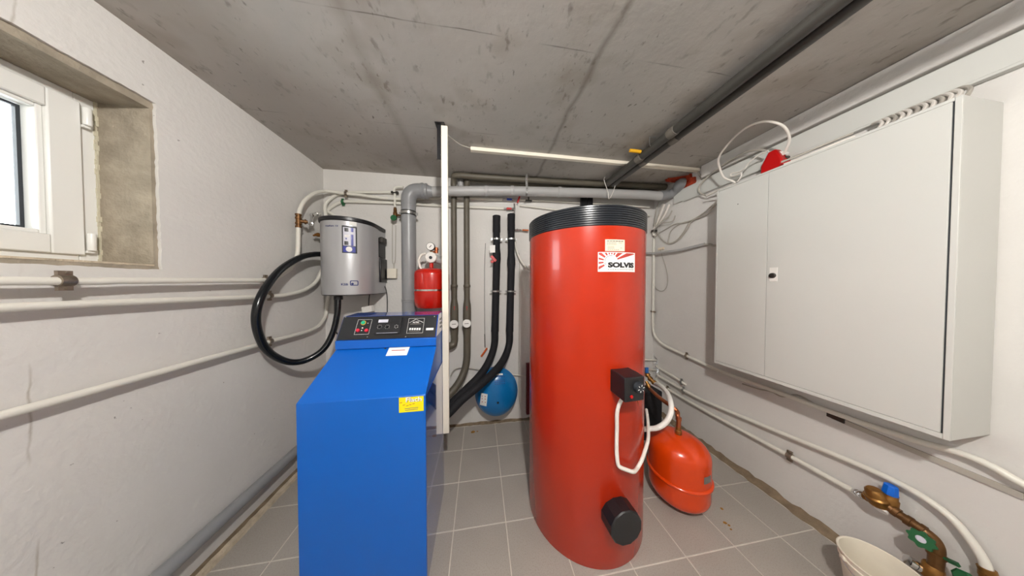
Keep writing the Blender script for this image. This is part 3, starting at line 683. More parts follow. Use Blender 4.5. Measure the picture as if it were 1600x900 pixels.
def krect(px0, py0, px1, py1, m, name, off, parent=None, n=6):
    a0, z1 = cylhit(px0, py0, KX, KY, KR); a1, z0 = cylhit(px1, py1, KX, KY, KR)
    a1b, _ = cylhit(px1, py0, KX, KY, KR)
    return patch(lambda u, v: kpt(u, v, off), a0, a1b, z0, z1, n, 1).obj(name, m, parent or ks)
kp = krect(534, 352, 557.5, 396.5, 'gasket', 'display_panel', 0.0015)
krect(536, 354.5, 555.3, 385, 'panel_grey', 'panel_field', 0.0022, kp)
krect(536, 384.5, 555.3, 395, 'navy', 'panel_field', 0.0022, kp)
krect(548, 356, 552, 363, 'navy', 'scale_bar', 0.003, kp); krect(548, 366.5, 552, 384.6, 'navy', 'scale_bar', 0.003, kp)
krect(538.2, 355.8, 544.5, 362.2, 'black_plastic', 'key', 0.003, kp); krect(538.2, 376.8, 544.5, 383, 'black_plastic', 'key', 0.003, kp)
krect(538.6, 367, 545.5, 370.5, 'paper', 'display', 0.003, kp)
a, z = cylhit(545.5, 389.5, KX, KY, KR)
rn = Vector((math.cos(math.radians(a)), math.sin(math.radians(a)), 0))
MB().lathe(kpt(a, z, 0.0022), rn, [(0.020, 0), (0.019, 0.003), (0, 0.003)], 20).obj('knob', 'paper', kp)
a, z = cylhit(541, 373, KX, KY, KR); MB().lathe(kpt(a, z, 0.0022), Vector((math.cos(math.radians(a)), math.sin(math.radians(a)), 0)), [(0.005, 0), (0.005, 0.001), (0, 0.001)], 12).obj('indicator', 'navy', kp)
krect(545, 344.5, 557, 353.5, 'paper', 'white_label', 0.0025)
DK = math.degrees(1 / KR)
a, z = cylhit(517.5, 353, KX, KY, KR); lettering('HyaRain 10', 0.02, lambda u, v: kpt(a + u * DK, z + v, 0.0012), 'ink_blue', ks, width=0.095, height=0.014, bold=0.0006)
a2, z2 = cylhit(538.5, 444.3, KX, KY, KR); lettering('KSB', 0.02, lambda u, v: kpt(a2 + u * DK, z2 + v, 0.0012), 'ink_blue', ks, width=0.043, height=0.017, bold=0.0005)
# emblem: rounded outline whose stroke curls in to a disc and a drop
a3, z3 = cylhit(553.5, 442.3, KX, KY, KR)
def rr(wd, hg, r, n=5):
    out = []
    for cx, cy, s0 in ((wd - r, hg - r, 0), (-wd + r, hg - r, 90), (-wd + r, -hg + r, 180), (wd - r, -hg + r, 270)):
        out += [(cx + r * math.cos(math.radians(s0 + 90 * k / n)), cy + r * math.sin(math.radians(s0 + 90 * k / n))) for k in range(n + 1)]
    return out
o_, i_ = rr(0.0265, 0.020, 0.009), rr(0.0205, 0.014, 0.005)
b = MB(); n = len(o_)
for k in range(n):
    q = (o_[k], o_[(k + 1) % n], i_[(k + 1) % n], i_[k]); b.add([kpt(a3 + p[0] * DK, z3 + p[1], 0.0012) for p in q], [(0, 1, 2, 3)])
b.add([kpt(a3 + (-0.011 + 0.0085 * math.cos(t)) * DK, z3 - 0.006 + 0.0085 * math.sin(t), 0.0014) for t in [2 * math.pi * k / 14 for k in range(14)]], [tuple(range(14))])
b.obj('emblem', 'ink_blue', ks)
# brass inlet fittings on the left flank
p0 = aty(497, 367, 2.02); b = MB(); b.tube([p0 + Vector((-0.02, 0, 0)), Vector((KX - KR + 0.003, 2.02, p0.z))], 0.012, 12); ring(b, p0, (1, 0, 0), 0.017, 0.014); b.tube([p0 + Vector((-0.012, 0, 0)), p0 + Vector((-0.012, -0.03, -0.012))], 0.008, 10)
b.obj('inlet_fitting', 'brass', ks)
# ---- black drain hose in a loop
hp = [(503, 397, 1.985), (490, 397.5, 1.92), (470, 402, 1.80), (440, 420, 1.64), (415, 450, 1.51), (402, 480, 1.455), (401, 510, 1.46), (412, 540, 1.505), (430, 557, 1.57), (455, 566, 1.64), (480, 562, 1.70), (505, 546, 1.76), (520, 520, 1.81), (527, 490, 1.84), (528.5, 463, 1.86)]
HP = [aty(*p) for p in hp]; HP[0].x = min(HP[0].x, KX - KR - 0.001)
ho = thing('drain_hose', 'thick black rubber hose hanging in a big loop beside the silver unit', 'hose', HP[9])
MB().tube(catmull(HP, 6), 0.0205, 16).obj('hose', 'hose', ho)
b = MB(); ring(b, HP[-1] + Vector((0, 0, -0.012)), (0, 0, 1), 0.029, 0.03); b.obj('end_sleeve', 'black_plastic', ho)
# ---- thin cables below the unit
cpts = [aty(523, 463, 1.86), aty(523, 490, 1.86), aty(524, 515, 1.85), aty(527, 522, 1.86)]
tag(MB().tube(catmull(cpts, 5), 0.0045, 8).obj('power_cable', 'black_cable'), 'thin black cable running down beside the black hose', 'cable')
cpts = [aty(600, 446, 2.17), aty(603, 452, 2.175), aty(605, 466, 2.175), aty(605, 492, 2.17), aty(605, 520, 2.16)]
tag(MB().tube(catmull(cpts, 5), 0.0045, 8).obj('power_cable', 'black_cable'), 'black cable dropping from the silver unit to behind the blue boiler', 'cable')
pb = aty(575, 483, 2.12)
pl = thing('junction_box', 'small white box hanging on a black cable below the silver unit', 'box', pb)
MB().obox(pb, (1, 0.12, 0.22), (0.1, 1, 0), (-0.22, 0, 1), 0.04, 0.022, 0.028).obj('box', 'white_plastic', pl, bevel=0.004)
MB().tube(catmull([aty(577.5, 460, 2.10), aty(576.5, 468, 2.11), pb + Vector((0.005, 0, 0.02))], 4), 0.004, 8).obj('cable', 'black_cable', pl)

# ================================================================== CREAM PIPES ON THE LEFT AND BACK WALLS
PR = 0.0135
def cream(name, label, pts, r=PR, group='cream supply pipes along the walls', m='cream_pipe', loc=None):
    P = catmull(pts, 5); t = thing(name, label, 'pipe', loc or P[len(P) // 2], group); MB().tube(P, r, 12).obj('pipe', m, t); return t, P
z1 = 1.440
M['clip'] = mat('pipe_clip_steel', (150, 138, 124), 0.35, metal=0.75, var=0.3, scale=40)
P1 = [Vector((XL + 0.058, -1.55, z1 - 0.004)), Vector((XL + 0.058, -0.5, z1)), WL(0, 439, .058), WL(200, 438.5, .058), WL(380, 438, .058), WL(415, 437, .058), WL(442, 428, .058), WL(458, 414, .058), WL(465, 396, .058), WL(466, 370, .058), WL(466.5, 345, .058), WL(468, 330, .058), WL(475, 315, .058), WL(487, 304.5, .058), WL(498, 300, .058)]
P1 += [aty(512, 299, YB - 0.066), WB(535, 302, .052), WB(560, 304.5, .05), WB(620, 311, .035), WB(700, 309, .018), WB(785, 311.5, .018)]
c1, C1 = cream('supply_pipe', 'cream pipe on the window wall that rises through a tee and rounds the corner', P1)
clamp(c1, WL(100, 438.5, .058), (0, 1, 0), (-1, 0, 0), PR, 0.057, 'clip', 0.026)
clamp(c1, WL(415, 437.5, .058), (0, 1, 0), (-1, 0, 0), PR, 0.057, 'clip', 0.02)
clamp(c1, WB(541, 302.5, .051), (1, 0, 0), (0, 1, 0), PR, 0.019, 'clip', 0.02)
tp = WL(466.3, 345, .058); b = MB()
for dz in (-0.045, -0.02, 0.02, 0.045): ring(b, tp + Vector((0, 0, dz)), (0, 0, 1), 0.019, 0.014)
b.tube([tp + Vector((0, 0, -0.05)), tp + Vector((0, 0, 0.05))], 0.0155, 12); b.tube([tp, tp + Vector((0.04, 0.03, 0))], 0.013, 12); ring(b, tp + Vector((0.03, 0.022, 0)), (0.8, 0.6, 0), 0.019, 0.012)
b.obj('tee_fitting', 'bronze', c1)
e0 = tp + Vector((0.04, 0.03, 0)); e1 = atx(486, 350, XL + 0.05); e2 = atx(488, 336, XL + 0.052); e3 = aty(500, 333.5, 2.11)
b = MB(); b.tube([e0, e1], 0.009, 10); b.tube([e1, e2], 0.010, 10); b.tube([e2, e3], 0.011, 10)
for q, ax in ((e1, e1 - e0), (e2, e3 - e2), (e2.lerp(e3, .6), e3 - e2)): ring(b, q, ax, 0.016, 0.02)
b.obj('link_fitting', 'chrome', c1)
P2 = [Vector((XL + 0.046, -1.55, 1.362)), Vector((XL + 0.046, -0.5, 1.362)), WL(0, 481, .046), WL(200, 472, .046), WL(420, 463, .046), WL(455, 459, .046), WL(478, 452, .046), WL(494, 440, .046), WL(502, 424, .048)]
P2 += [Vector((XL + 0.045, 2.13, 1.60)), Vector((XL + 0.05, 2.14, 1.80)), Vector((XL + 0.055, 2.145, 1.98)), aty(508, 322, YB - 0.045), aty(516, 311, YB - 0.03), WB(528, 304, .018), WB(545, 301, .018), WB(575, 300.5, .018), WB(612, 300.5, .018)]
c2, C2 = cream('supply_pipe', 'cream pipe just under the sill pipe, rising behind the silver unit to a brass valve', P2)
clamp(c2, WL(421, 462, .046), (0, 1, 0), (-1, 0, 0), PR, 0.0455, 'clip', 0.02)
P3 = [Vector((XL + 0.046, -1.55, 1.056)), Vector((XL + 0.046, -0.5, 1.056)), WL(0, 650, .046), WL(210, 592, .046), WL(421, 534, .046), WL(455, 525, .046), WL(485, 516, .046), WL(500, 507, .046), aty(509, 492, 2.155), aty(512, 470, 2.165)]
P3 += [Vector((XL + 0.10, 2.182, 1.55)), Vector((XL + 0.10, 2.182, 1.80)), Vector((XL + 0.105, 2.182, 2.03)), WB(512, 330, .018), WB(522, 321, .018), WB(534, 316, .018), WB(548, 315, .018), WB(620, 317.5, .018), WB(700, 322, .018), WB(788, 326, .018)]
c3, C3 = cream('supply_pipe', 'lowest cream pipe on the window wall, rising behind the silver unit', P3)
clamp(c3, WL(421, 533.5, .046), (0, 1, 0), (-1, 0, 0), PR, 0.0455, 'clip', 0.022)
clamp(c3, WB(536, 316, .0205), (1, 0, 0.1), (0, 1, 0), PR, 0.0, 'green', 0.02)
# ball valves at the right ends of the two upper pipes, with their riser
vr = thing('valve_riser', 'chrome valve riser with blue and red levers behind the tank', 'pipe', WB(803, 400, .03))
b = MB()
rx = WB(803, 330, .035)
b.tube([WB(787, 326, .03), WB(803, 327, .03)], 0.008, 10); b.tube([WB(786, 311.5, .035), WB(806, 312, .035)], 0.008, 10)
for p in (WB(798, 326.6, .03), WB(801, 327, .03), WB(801, 312, .035)): ring(b, p, (1, 0, 0), 0.014, 0.012)
b.tube([WB(803.5, 318, .035), WB(804, 326, .035), WB(803, 345, .035), WB(802.5, 365, .035)], 0.009, 10)
for py in (333, 341, 344, 352, 356, 361): ring(b, WB(803, py, .035), (0, 0, 1), 0.0135, 0.012)
b.tube([WB(803, 359, .035), WB(815, 359.5, .035)], 0.008, 10); ring(b, WB(808, 359, .035), (1, 0, 0), 0.013, 0.014)
b.obj('fittings', 'chrome', vr)
MB().obox(WB(796, 311.5, .052), (1, 0, 0), (0, 0, 1), (0, 1, 0), 0.026, 0.010, 0.006).obj('lever', 'handle_blue', vr, bevel=0.003)
MB().obox(WB(795.5, 326, .050), (1, 0, 0), (0, 0, 1), (0, 1, 0), 0.026, 0.010, 0.006).obj('lever', 'red_plastic', vr, bevel=0.003)
lv = WB(812, 307, .06); lv2 = WB(808.5, 317, .055); MB().tube([lv2, lv], 0.0085, 10).obj('lever', 'red_plastic', vr)
MB().tube([WB(816, 359.5, .035), aty(826, 360, 2.15)], 0.010, 10).obj('stub', 'copper', vr)
MB().tube(catmull([WB(803, 366, .035), WB(805, 380, .035), WB(809, 397, .04), WB(817, 412, .045), WB(827, 421, .05), WB(840, 424, .05)], 5), 0.0095, 10).obj('pipe', 'cream_pipe', vr)
# two short cream lines running on behind the tank
for i, (ra, rb) in enumerate(((308, 311), (320, 324))):
    tag(MB().tube([WB(812, ra + (4 if i == 0 else 1), .025), WB(870, rb + 4, .025), WB(960, rb + 9, .025), WB(1015, rb + 13, .03)], 0.0085, 10).obj('supply_pipe', 'cream_pipe'),
        ['thin cream pipe directly below the grey drain, above the red tank', 'lower thin cream pipe on the back wall above the red tank'][i], 'pipe', 'cream supply pipes along the walls')
# brass shut-off valve with green wheel between the silver unit and the drain
sv = thing('shutoff_valve', 'brass shut-off valve with green hand wheel beside the grey drain', 'valve', WB(617, 345, .04))
b = MB(); b.tube([WB(617, 298, .035), WB(617, 324, .04)], 0.0105, 10); b.obj('riser', 'cream_pipe', sv)
b = MB(); b.obox(WB(617, 301, .035), (1, 0, 0), (0, 1, 0), (0, 0, 1), 0.032, 0.012, 0.010); b.obj('bracket', 'dark_steel', sv, bevel=0.003)
b = MB(); b.tube(catmull([WB(616, 300, .05), WB(616, 295, .055), WB(620, 292.5, .055), WB(630, 292, .055)], 4), 0.010, 10); b.obj('elbow', 'cream_pipe', sv)
v0 = WB(617.5, 334, .045); b = MB(); b.lathe(v0 + Vector((0, 0, -0.055)), (0, 0, 1), [(0.012, 0), (0.016, 0.01), (0.016, 0.025), (0.019, 0.03), (0.019, 0.065), (0.015, 0.07), (0.015, 0.09), (0.012, 0.11)], 12); b.tube([v0 + Vector((0, 0, -0.01)), v0 + Vector((0.05, 0, -0.012))], 0.009, 10); b.obj('valve_body', 'bronze', sv)
w0 = v0 + Vector((0, -0.035, -0.05)); b = MB(); b.lathe(w0, (0, -1, 0.2), [(0.006, -0.03), (0.006, 0.0), (0.018, 0.0), (0.026, -0.004), (0.028, 0.004), (0.026, 0.010), (0.012, 0.008), (0, 0.008)], 14); b.obj('hand_wheel', 'green', sv)
# two thin wires to a cream junction box
jb = WB(613, 427.5, .02); jx = thing('junction_box', 'small cream junction box on the back wall under two thin wires', 'box', jb)
MB().box(jb.x - 0.041, jb.x + 0.041, YB - 0.042, YB - 0.001, jb.z - 0.046, jb.z + 0.046).obj('box', 'post', jx, bevel=0.005)
MB().tube(catmull([WB(613, 341, .012), WB(613, 380, .012), WB(613.2, 408, .012), WB(615, 413, .014), WB(615.5, 421, .02)], 4), 0.004, 8).obj('wire', 'grey_cable', jx)
MB().tube(catmull([WB(618.5, 352, .012), WB(618, 380, .012), WB(617.5, 406, .012), WB(615.8, 413, .014), WB(615.3, 421, .02)], 4), 0.004, 8).obj('wire', 'grey_cable', jx)

# ================================================================== GREY DRAIN PIPE
DY = 2.06; gx = aty(639, 400, DY).x
dr0 = [aty(681, 300, DY), aty(760, 298.5, 2.055), aty(820, 299, 2.05), aty(900, 301, 2.04), aty(1000, 304, 2.005), aty(1034, 306.5, 1.97)]
zh = dr0[0].z; RV, RH = 0.061, 0.044
dn = thing('drain_pipe', 'thick grey plastic drain pipe rising by the silver unit and crossing under the ceiling', 'pipe', (gx, DY, 0))
MB().tube([(gx, DY, 0.004), (gx, DY, zh - 0.13)], RV, 24).obj('riser', 'grey_pvc', dn)
arc = [Vector((gx, DY, zh - 0.14)), Vector((gx, DY, zh - 0.10))] + [Vector((gx + 0.085 * (1 - math.cos(t)), DY, zh - 0.085 + 0.085 * math.sin(t))) for t in [math.pi / 2 * k / 6 for k in range(1, 7)]] + [Vector((gx + 0.115, DY, zh))]
MB().tube(arc, RV + 0.002, 24).obj('elbow', 'grey_pvc', dn)
ex = gx + 0.112; b = MB()
b.lathe((ex, DY, zh), (1, 0, 0), [(RV - .01, -0.005), (RV + 0.006, 0), (RV + 0.009, 0.008), (RV + 0.009, 0.02), (RV + 0.004, 0.026), (RV + 0.004, 0.038), (RV + 0.008, 0.042), (RV + 0.006, 0.052), (RV - 0.006, 0.06), (RH + 0.004, 0.085), (RH, 0.1), (0, 0.1)], 24); b.obj('reducer', 'grey_pvc', dn)
MB().tube(catmull([Vector((ex + 0.07, DY, zh))] + dr0[1:], 4), RH, 20).obj('cross_run', 'light_pvc', dn)
for p, q in ((dr0[1], 760), (aty(800, 298.6, 2.051), 800), (aty(874, 300.2, 2.043), 874)):
    b = MB(); b.lathe(p, (1, -0.03, 0.03), [(RH - .004, -0.018), (RH + 0.004, -0.016), (RH + 0.0055, -0.008), (RH + 0.0055, 0.008), (RH + 0.004, 0.016), (RH - .004, 0.018)], 20); b.obj('socket', 'light_pvc', dn)
wr_ = WR(1073, 287, 0.0)
MB().tube(catmull([dr0[-1] - Vector((0.02, 0, 0)), aty(1046, 304, 1.96), aty(1058, 297, 1.90), Vector((XR - 0.055, wr_.y + 0.02, wr_.z)), Vector((XR - 0.03, wr_.y + 0.004, wr_.z))], 4), RH + 0.003, 20).obj('wall_bend', 'grey_pvc', dn)
for zz_ in (1.36, 1.345):
    b = MB(); b.lathe((gx, DY, aty(639, 470, DY).z + (zz_ - 1.35)), (0, 0, 1), [(RV - 0.002, -0.006), (RV + 0.003, -0.004), (RV + 0.003, 0.004), (RV - 0.002, 0.006)], 24); b.obj('socket_rim', 'grey_pvc', dn)
cz = aty(639, 334, DY).z
clamp(dn, (gx, DY, cz), (0, 0, 1), (0, 1, 0), RV, YB - DY - 0.001, 'steel', 0.022)
b = MB(); b.lathe((gx, DY, cz - 0.016), (0, 0, 1), [(RV, -0.004), (RV + 0.004, -0.004), (RV + 0.004, 0.004), (RV, 0.004)], 24); b.lathe((gx, DY, cz + 0.016), (0, 0, 1), [(RV, -0.004), (RV + 0.004, -0.004), (RV + 0.004, 0.004), (RV, 0.004)], 24); b.obj('clamp_rubber', 'black_plastic', dn)
b = MB(); n = 26; pts = []                                   # red fire-stop foam round the wall entry
for k in range(n):
    t = 2 * math.pi * k / n; r_ = 0.075 * random.uniform(0.8, 1.25); pts.append((XR - 0.0005, wr_.y + r_ * 1.1 * math.cos(t), min(wr_.z + r_ * math.sin(t), ZC - 0.004)))
b.prism(pts, (-0.02, 0, 0)); b.obj('foam_collar', 'red_foam', dn)
b = MB(); b.prism([(XR - 0.14 + random.uniform(-.02, .02), wr_.y + 0.05 + 0.05 * k / 6 + random.uniform(-.01, .01), ZC - 0.003) for k in range(6)] + [(XR - 0.01, wr_.y + 0.10, ZC - 0.003), (XR - 0.01, wr_.y - 0.02, ZC - 0.003)], (0, 0, -0.02)); b.obj('foam_collar', 'red_foam', dn)
# perforated hanger strap
hs0 = atz(829, 258, ZC - 0.003); hs1 = aty(829, 282, 2.05)
hs = thing('hanger_strap', 'perforated galvanised strap hanging the grey drain from the ceiling', 'strap', (hs0.x, hs0.y, ZC))
pth = [Vector((hs0.x, 1.998, ZC - 0.002)), Vector((hs0.x - 0.004, 1.998, ZC - 0.05)), Vector((hs0.x, 1.999, dr0[2].z + 0.02)), Vector((hs0.x + 0.002, 2.001, dr0[2].z - 0.03)), Vector((hs0.x, 2.02, dr0[2].z - 0.055))]
pp = catmull(pth, 4); b = MB()
for a_, c_ in zip(pp, pp[1:]):
    dv = (c_ - a_).normalized(); b.obox((a_ + c_) / 2, (1, 0, 0), dv, dv.cross(Vector((1, 0, 0))), 0.010, (c_ - a_).length / 2 + 0.0006, 0.0012)
b.obj('strap', 'steel', hs)
for k in range(7): p = pp[1 + k * 2 if 1 + k * 2 < len(pp) else -1]; MB().lathe(p + Vector((0, -0.0008, 0)), (0, -1, 0), [(0.0035, 0), (0.0035, 0.0012), (0, 0.0012)], 8).obj('hole', 'dark_steel', hs)
screw(hs, (hs0.x, 1.996, ZC - 0.012), (0, -1, 0), 0.006, 'steel')
b = MB(); b.obox(WB(826, 314, .03), (1, 0, 0), (0, 1, 0), (0, 0, 1), 0.032, 0.012, 0.007); b.tube([WB(826, 308, .03), WB(826, 314, .03)], 0.007, 8); b.obj('pipe_clip', 'dark_steel', hs)
# ================================================================== HEATING PIPES ON THE BACK WALL
def heat_pipe(label, pxc, off, zc_, top_pts, bottom_pts, thermo_row, thermo_px):
    y = YB - off; x = aty(pxc, 400, y).x
    t = thing('heating_pipe', label, 'pipe', (x, y, 0.6), 'dark heating pipes with round thermometers')
    z_in0 = aty(pxc, 482, y).z; z_in1 = aty(pxc, 520, y).z
    mid = [Vector((x, y, z_in0 + 0.02)), Vector((x, y, zc_ - 0.09))]
    run = mid + top_pts
    MB().tube([run[0]] + catmull(run[1:], 5), 0.0275, 16).obj('pipe', 'dark_pipe', t)
    b = MB(); zc0 = aty(pxc, 447, y).z; b.lathe((x, y, zc0), (0, 0, 1), [(0.026, -0.016), (0.031, -0.014), (0.034, -0.006), (0.034, 0.006), (0.031, 0.014), (0.026, 0.016)], 16); b.obj('sleeve', 'dark_pipe', t)
    b = MB(); b.lathe((x, y, 0), (0, 0, 1), [(0.026, aty(pxc, 466, y).z), (0.037, aty(pxc, 477, y).z), (0.039, aty(pxc, 484, y).z), (0.039, aty(pxc, 515, y).z), (0.036, aty(pxc, 523, y).z), (0.026, aty(pxc, 523, y).z)][::-1], 18); b.obj('insulation_shell', 'dark_pipe', t)
    lo = [Vector((x, y, aty(pxc, 519, y).z)), Vector((x, y, aty(pxc, 526, y).z))] + bottom_pts
    MB().tube(catmull(lo, 5), 0.0345, 16).obj('lower_bend', 'dark_pipe', t)
    c = aty(thermo_px, thermo_row, y - 0.045); n = Vector((0, -1, 0))
    g = MB().lathe(c + Vector((0, 0.045 - 0.037, 0)), n, [(0.012, -0.002), (0.012, 0.028), (0.041, 0.03), (0.041, 0.040), (0.039, 0.043), (0, 0.043)], 24).obj('thermometer', 'chrome', t)
    MB().lathe(c + Vector((0, -0.0352, 0)), n, [(0.0385, 0), (0.0385, 0.001), (0, 0.001)], 24).obj('dial', 'gauge', g)
    MB().obox(c + Vector((0, -0.0367, 0)), (1, 0, 0.08), (0, 1, 0), (0, 0, 1), 0.019, 0.0005, 0.0022).obj('needle', 'ink', g)
    ar = aty(thermo_px, 482, y - 0.041); MB().obox(ar, (0, 0, 1), (1, 0, 0), (0, 1, 0), 0.016, 0.002, 0.001).prism([ar + Vector((-0.008, 0, 0.012)), ar + Vector((0.008, 0, 0.012)), ar + Vector((0, 0, 0.022))], (0, 0.001, 0)).obj('flow_arrow', 'red_plastic', t)
    return t
zA = ZC - 0.032
yA = YB - 0.065; xA = aty(709.5, 400, yA).x
A_top = [Vector((xA, yA - 0.008, zA - 0.055)), Vector((xA + 0.006, yA - 0.035, zA - 0.015)), Vector((xA + 0.04, yA - 0.062, zA)), Vector((xA + 0.3, 2.068, zA)), Vector((0.9, 2.045, zA)), Vector((1.5, 2.01, zA)), Vector((XR - 0.06, 1.99, zA))]
A_bot = [Vector((xA, yA, aty(711, 531, yA).z)), aty(708, 538, yA - 0.01), aty(700, 541.5, yA - 0.03), aty(688, 543, yA - 0.1), aty(678, 543, 1.86)]
heat_pipe('dark heating pipe with thermometer that elbows towards the boiler', 709.5, 0.065, zA, A_top, A_bot, 505.5, 710)
zB = ZC - 0.036; yB_ = YB - 0.065; xB = aty(729.5, 400, yB_).x
B_top = [Vector((xB, yB_, zB - 0.05)), Vector((xB + 0.012, yB_, zB - 0.012)), Vector((xB + 0.05, yB_ - 0.002, zB)), Vector((0.5, yB_ - 0.002, zB)), Vector((1.2, yB_ - 0.003, zB)), Vector((XR - 0.03, yB_ - 0.004, zB))]
B_bot = [Vector((xB, yB_ - 0.005, aty(730, 540, yB_).z)), aty(729.5, 560, yB_ - 0.02), aty(726, 578, yB_ - 0.04), aty(718, 596, yB_ - 0.08), aty(706, 612, yB_ - 0.12), aty(690, 626, yB_ - 0.17), aty(676, 640, 1.92)]
heat_pipe('dark heating pipe with thermometer that sweeps down in a long curve', 729.5, 0.065, zB, B_top, B_bot, 504.5, 729.5)
b = MB(); u_ = aty(719.5, 285, YB - 0.04); b.lathe((u_.x, YB - 0.04, u_.z - 0.05), (0, 0, 1), [(0.026, 0), (0.030, 0.04), (0.037, ZC - u_.z + 0.045), (0, ZC - u_.z + 0.048)], 14)
tag(b.obj('pipe_stub', 'light_pvc'), 'pale grey funnel stub between the two dark heating pipes', 'pipe')
# ---- two black insulated pipes
def foam_pipe(label, pxc, top_row, bulge_row, bot, y, tie):
    t = thing('insulated_pipe', label, 'pipe', aty(pxc, 600, y), 'black foam-insulated pipes')
    x = aty(pxc, 400, y).x; zt = aty(pxc, top_row, y).z; zb_ = aty(pxc, bulge_row, y).z
    prof = []
    zs_ = [zt, zt - 0.004, zt - 0.07, zt - 0.16, zt - 0.17, zb_ + 0.07, zb_ + 0.02, zb_ - 0.03, zb_ - 0.08, aty(pxc - 1, 455, y).z, aty(pxc - 2, 505, y).z, aty(pxc - 3, 518, y).z]
    rs = [1.22 * v for v in (0.026, 0.032, 0.030, 0.031, 0.028, 0.028, 0.033, 0.034, 0.030, 0.029, 0.030, 0.0315)]
    xs_ = [x] * 9 + [aty(pxc - 1, 455, y).x, aty(pxc - 2.2, 505, y).x, aty(pxc - 2.6, 518, y).x]
    MB().tube([Vector((xs_[i], y, zs_[i])) for i in range(12)], rs, 16).obj('upper_sleeve', 'foam', t)
    P = catmull([Vector((xs_[-1], y, zs_[-1] + 0.006))] + bot, 6); MB().tube(P, 0.035, 16).obj('lower_sleeve', 'foam', t)
    for row, px in ((374, pxc), (455, pxc - 1.2)):
        c = aty(px, row, y); clamp(t, c, (0, 0, 1), (0, 1, 0), 0.0375, YB - y - 0.001, 'steel', 0.014)
    return t, x
yb1 = YB - 0.075
f1, fx1 = foam_pipe('black foam-insulated pipe with a white tag and red clip', 776, 337, 400, [aty(773, 535, yb1), aty(769, 552, yb1 - .02), aty(760, 572, 2.035), aty(747, 590, 1.96), aty(730, 607, 1.92), aty(708, 628, 1.88), aty(690, 644, 1.84)], yb1, 0)
f2, fx2 = foam_pipe('black foam-insulated pipe nearest the red tank', 799, 334.5, 408, [aty(796, 535, yb1), aty(791, 553, yb1 - .03), aty(781, 571, 1.97), aty(764, 589, 1.865), aty(744, 606, 1.80), aty(722, 624, 1.75), aty(704, 642, 1.70), aty(690, 655, 1.65)], yb1, 0)
pt = aty(769.5, 389, yb1 - 0.037); MB().obox(pt, (1, 0, 0.1), (0, 0, 1), (0, 1, 0), 0.026, 0.036, 0.001).obj('tag', 'paper', f1)
pt = aty(771, 404, yb1 - 0.040); b = MB(); b.obox(pt, (1, 0, 0.9), (0, 1, 0), (-0.9, 0, 1), 0.014, 0.006, 0.034); b.obox(pt + Vector((-0.012, 0, -0.03)), (1, 0, 0.1), (0, 1, 0), (0, 0, 1), 0.014, 0.005, 0.012); b.obj('red_clip', 'red_plastic', f1, bevel=0.002)
# ---- loose items on the back wall
sd = thing('screwdriver', 'orange-handled screwdriver hanging by a thin wire on the back wall', 'screwdriver', WB(757, 550, .012))
MB().tube([WB(758.5, 380, .01), WB(757, 420, .01), WB(757, 470, .01), WB(757.5, 524, .012)], 0.0022, 6).obj('wire', 'dark_steel', sd)
MB().tube([WB(757.3, 522, .012), WB(758, 543, .012)], 0.004, 8).obj('shaft', 'dark_steel', sd)
MB().tube([WB(761, 544, .016), WB(752, 557, .016)], [0.009, 0.010], 10).obj('handle', 'wood_orange', sd)
tag(MB().tube(catmull([WB(811, 395, .008), WB(812, 440, .008), WB(811, 520, .008), WB(810.5, 580, .008), WB(811, 620, .008), WB(814, 640, .01)], 4), 0.0028, 6).obj('sensor_wire', 'grey_cable'), 'thin grey wire down the back wall just left of the red tank', 'wire')
tag(MB().tube(catmull([WB(704, 588, .05), WB(708, 580, .04), WB(716, 575, .03), WB(730, 575.5, .02), WB(752, 578, .02), WB(770, 581, .02)], 4), 0.005, 8).obj('sensor_wire', 'grey_cable'), 'grey cable curving behind the heating pipes towards the blue vessel', 'cable')
tag(MB().tube([WB(790, 584, .02), WB(810, 586.5, .02), WB(821, 588, .02)], 0.007, 8).obj('supply_pipe', 'cream_pipe'), 'thin cream pipe leading from the blue vessel behind the tank', 'pipe')
mb = WB(824.5, 612, .04); tag(MB().box(mb.x - 0.013, mb.x + 0.03, YB - 0.05, YB - 0.01, 0.07, aty(824, 568, YB - .04).z).obj('pipe_cover', mat('maroon_cover', (96, 18, 26), 0.5), bevel=0.004), 'narrow maroon pipe cover on the back wall behind the tank', 'pipe cover')
k0 = WB(916, 316, .03); kb = thing('wall_bracket', 'black metal bracket on the back wall above the tank', 'bracket', k0)
MB().box(k0.x - 0.075, k0.x - 0.008, YB - 0.062, YB - 0.037, k0.z - 0.10, k0.z + 0.045).obj('plate', 'black_plastic', kb, bevel=0.003)
MB().box(k0.x + 0.003, k0.x + 0.06, YB - 0.062, YB - 0.037, k0.z - 0.10, k0.z + 0.045).obj('plate', 'black_plastic', kb, bevel=0.003)
MB().box(k0.x - 0.008, k0.x + 0.003, YB - 0.06, YB - 0.001, k0.z - 0.098, k0.z - 0.075).obj('rail', 'steel', kb)

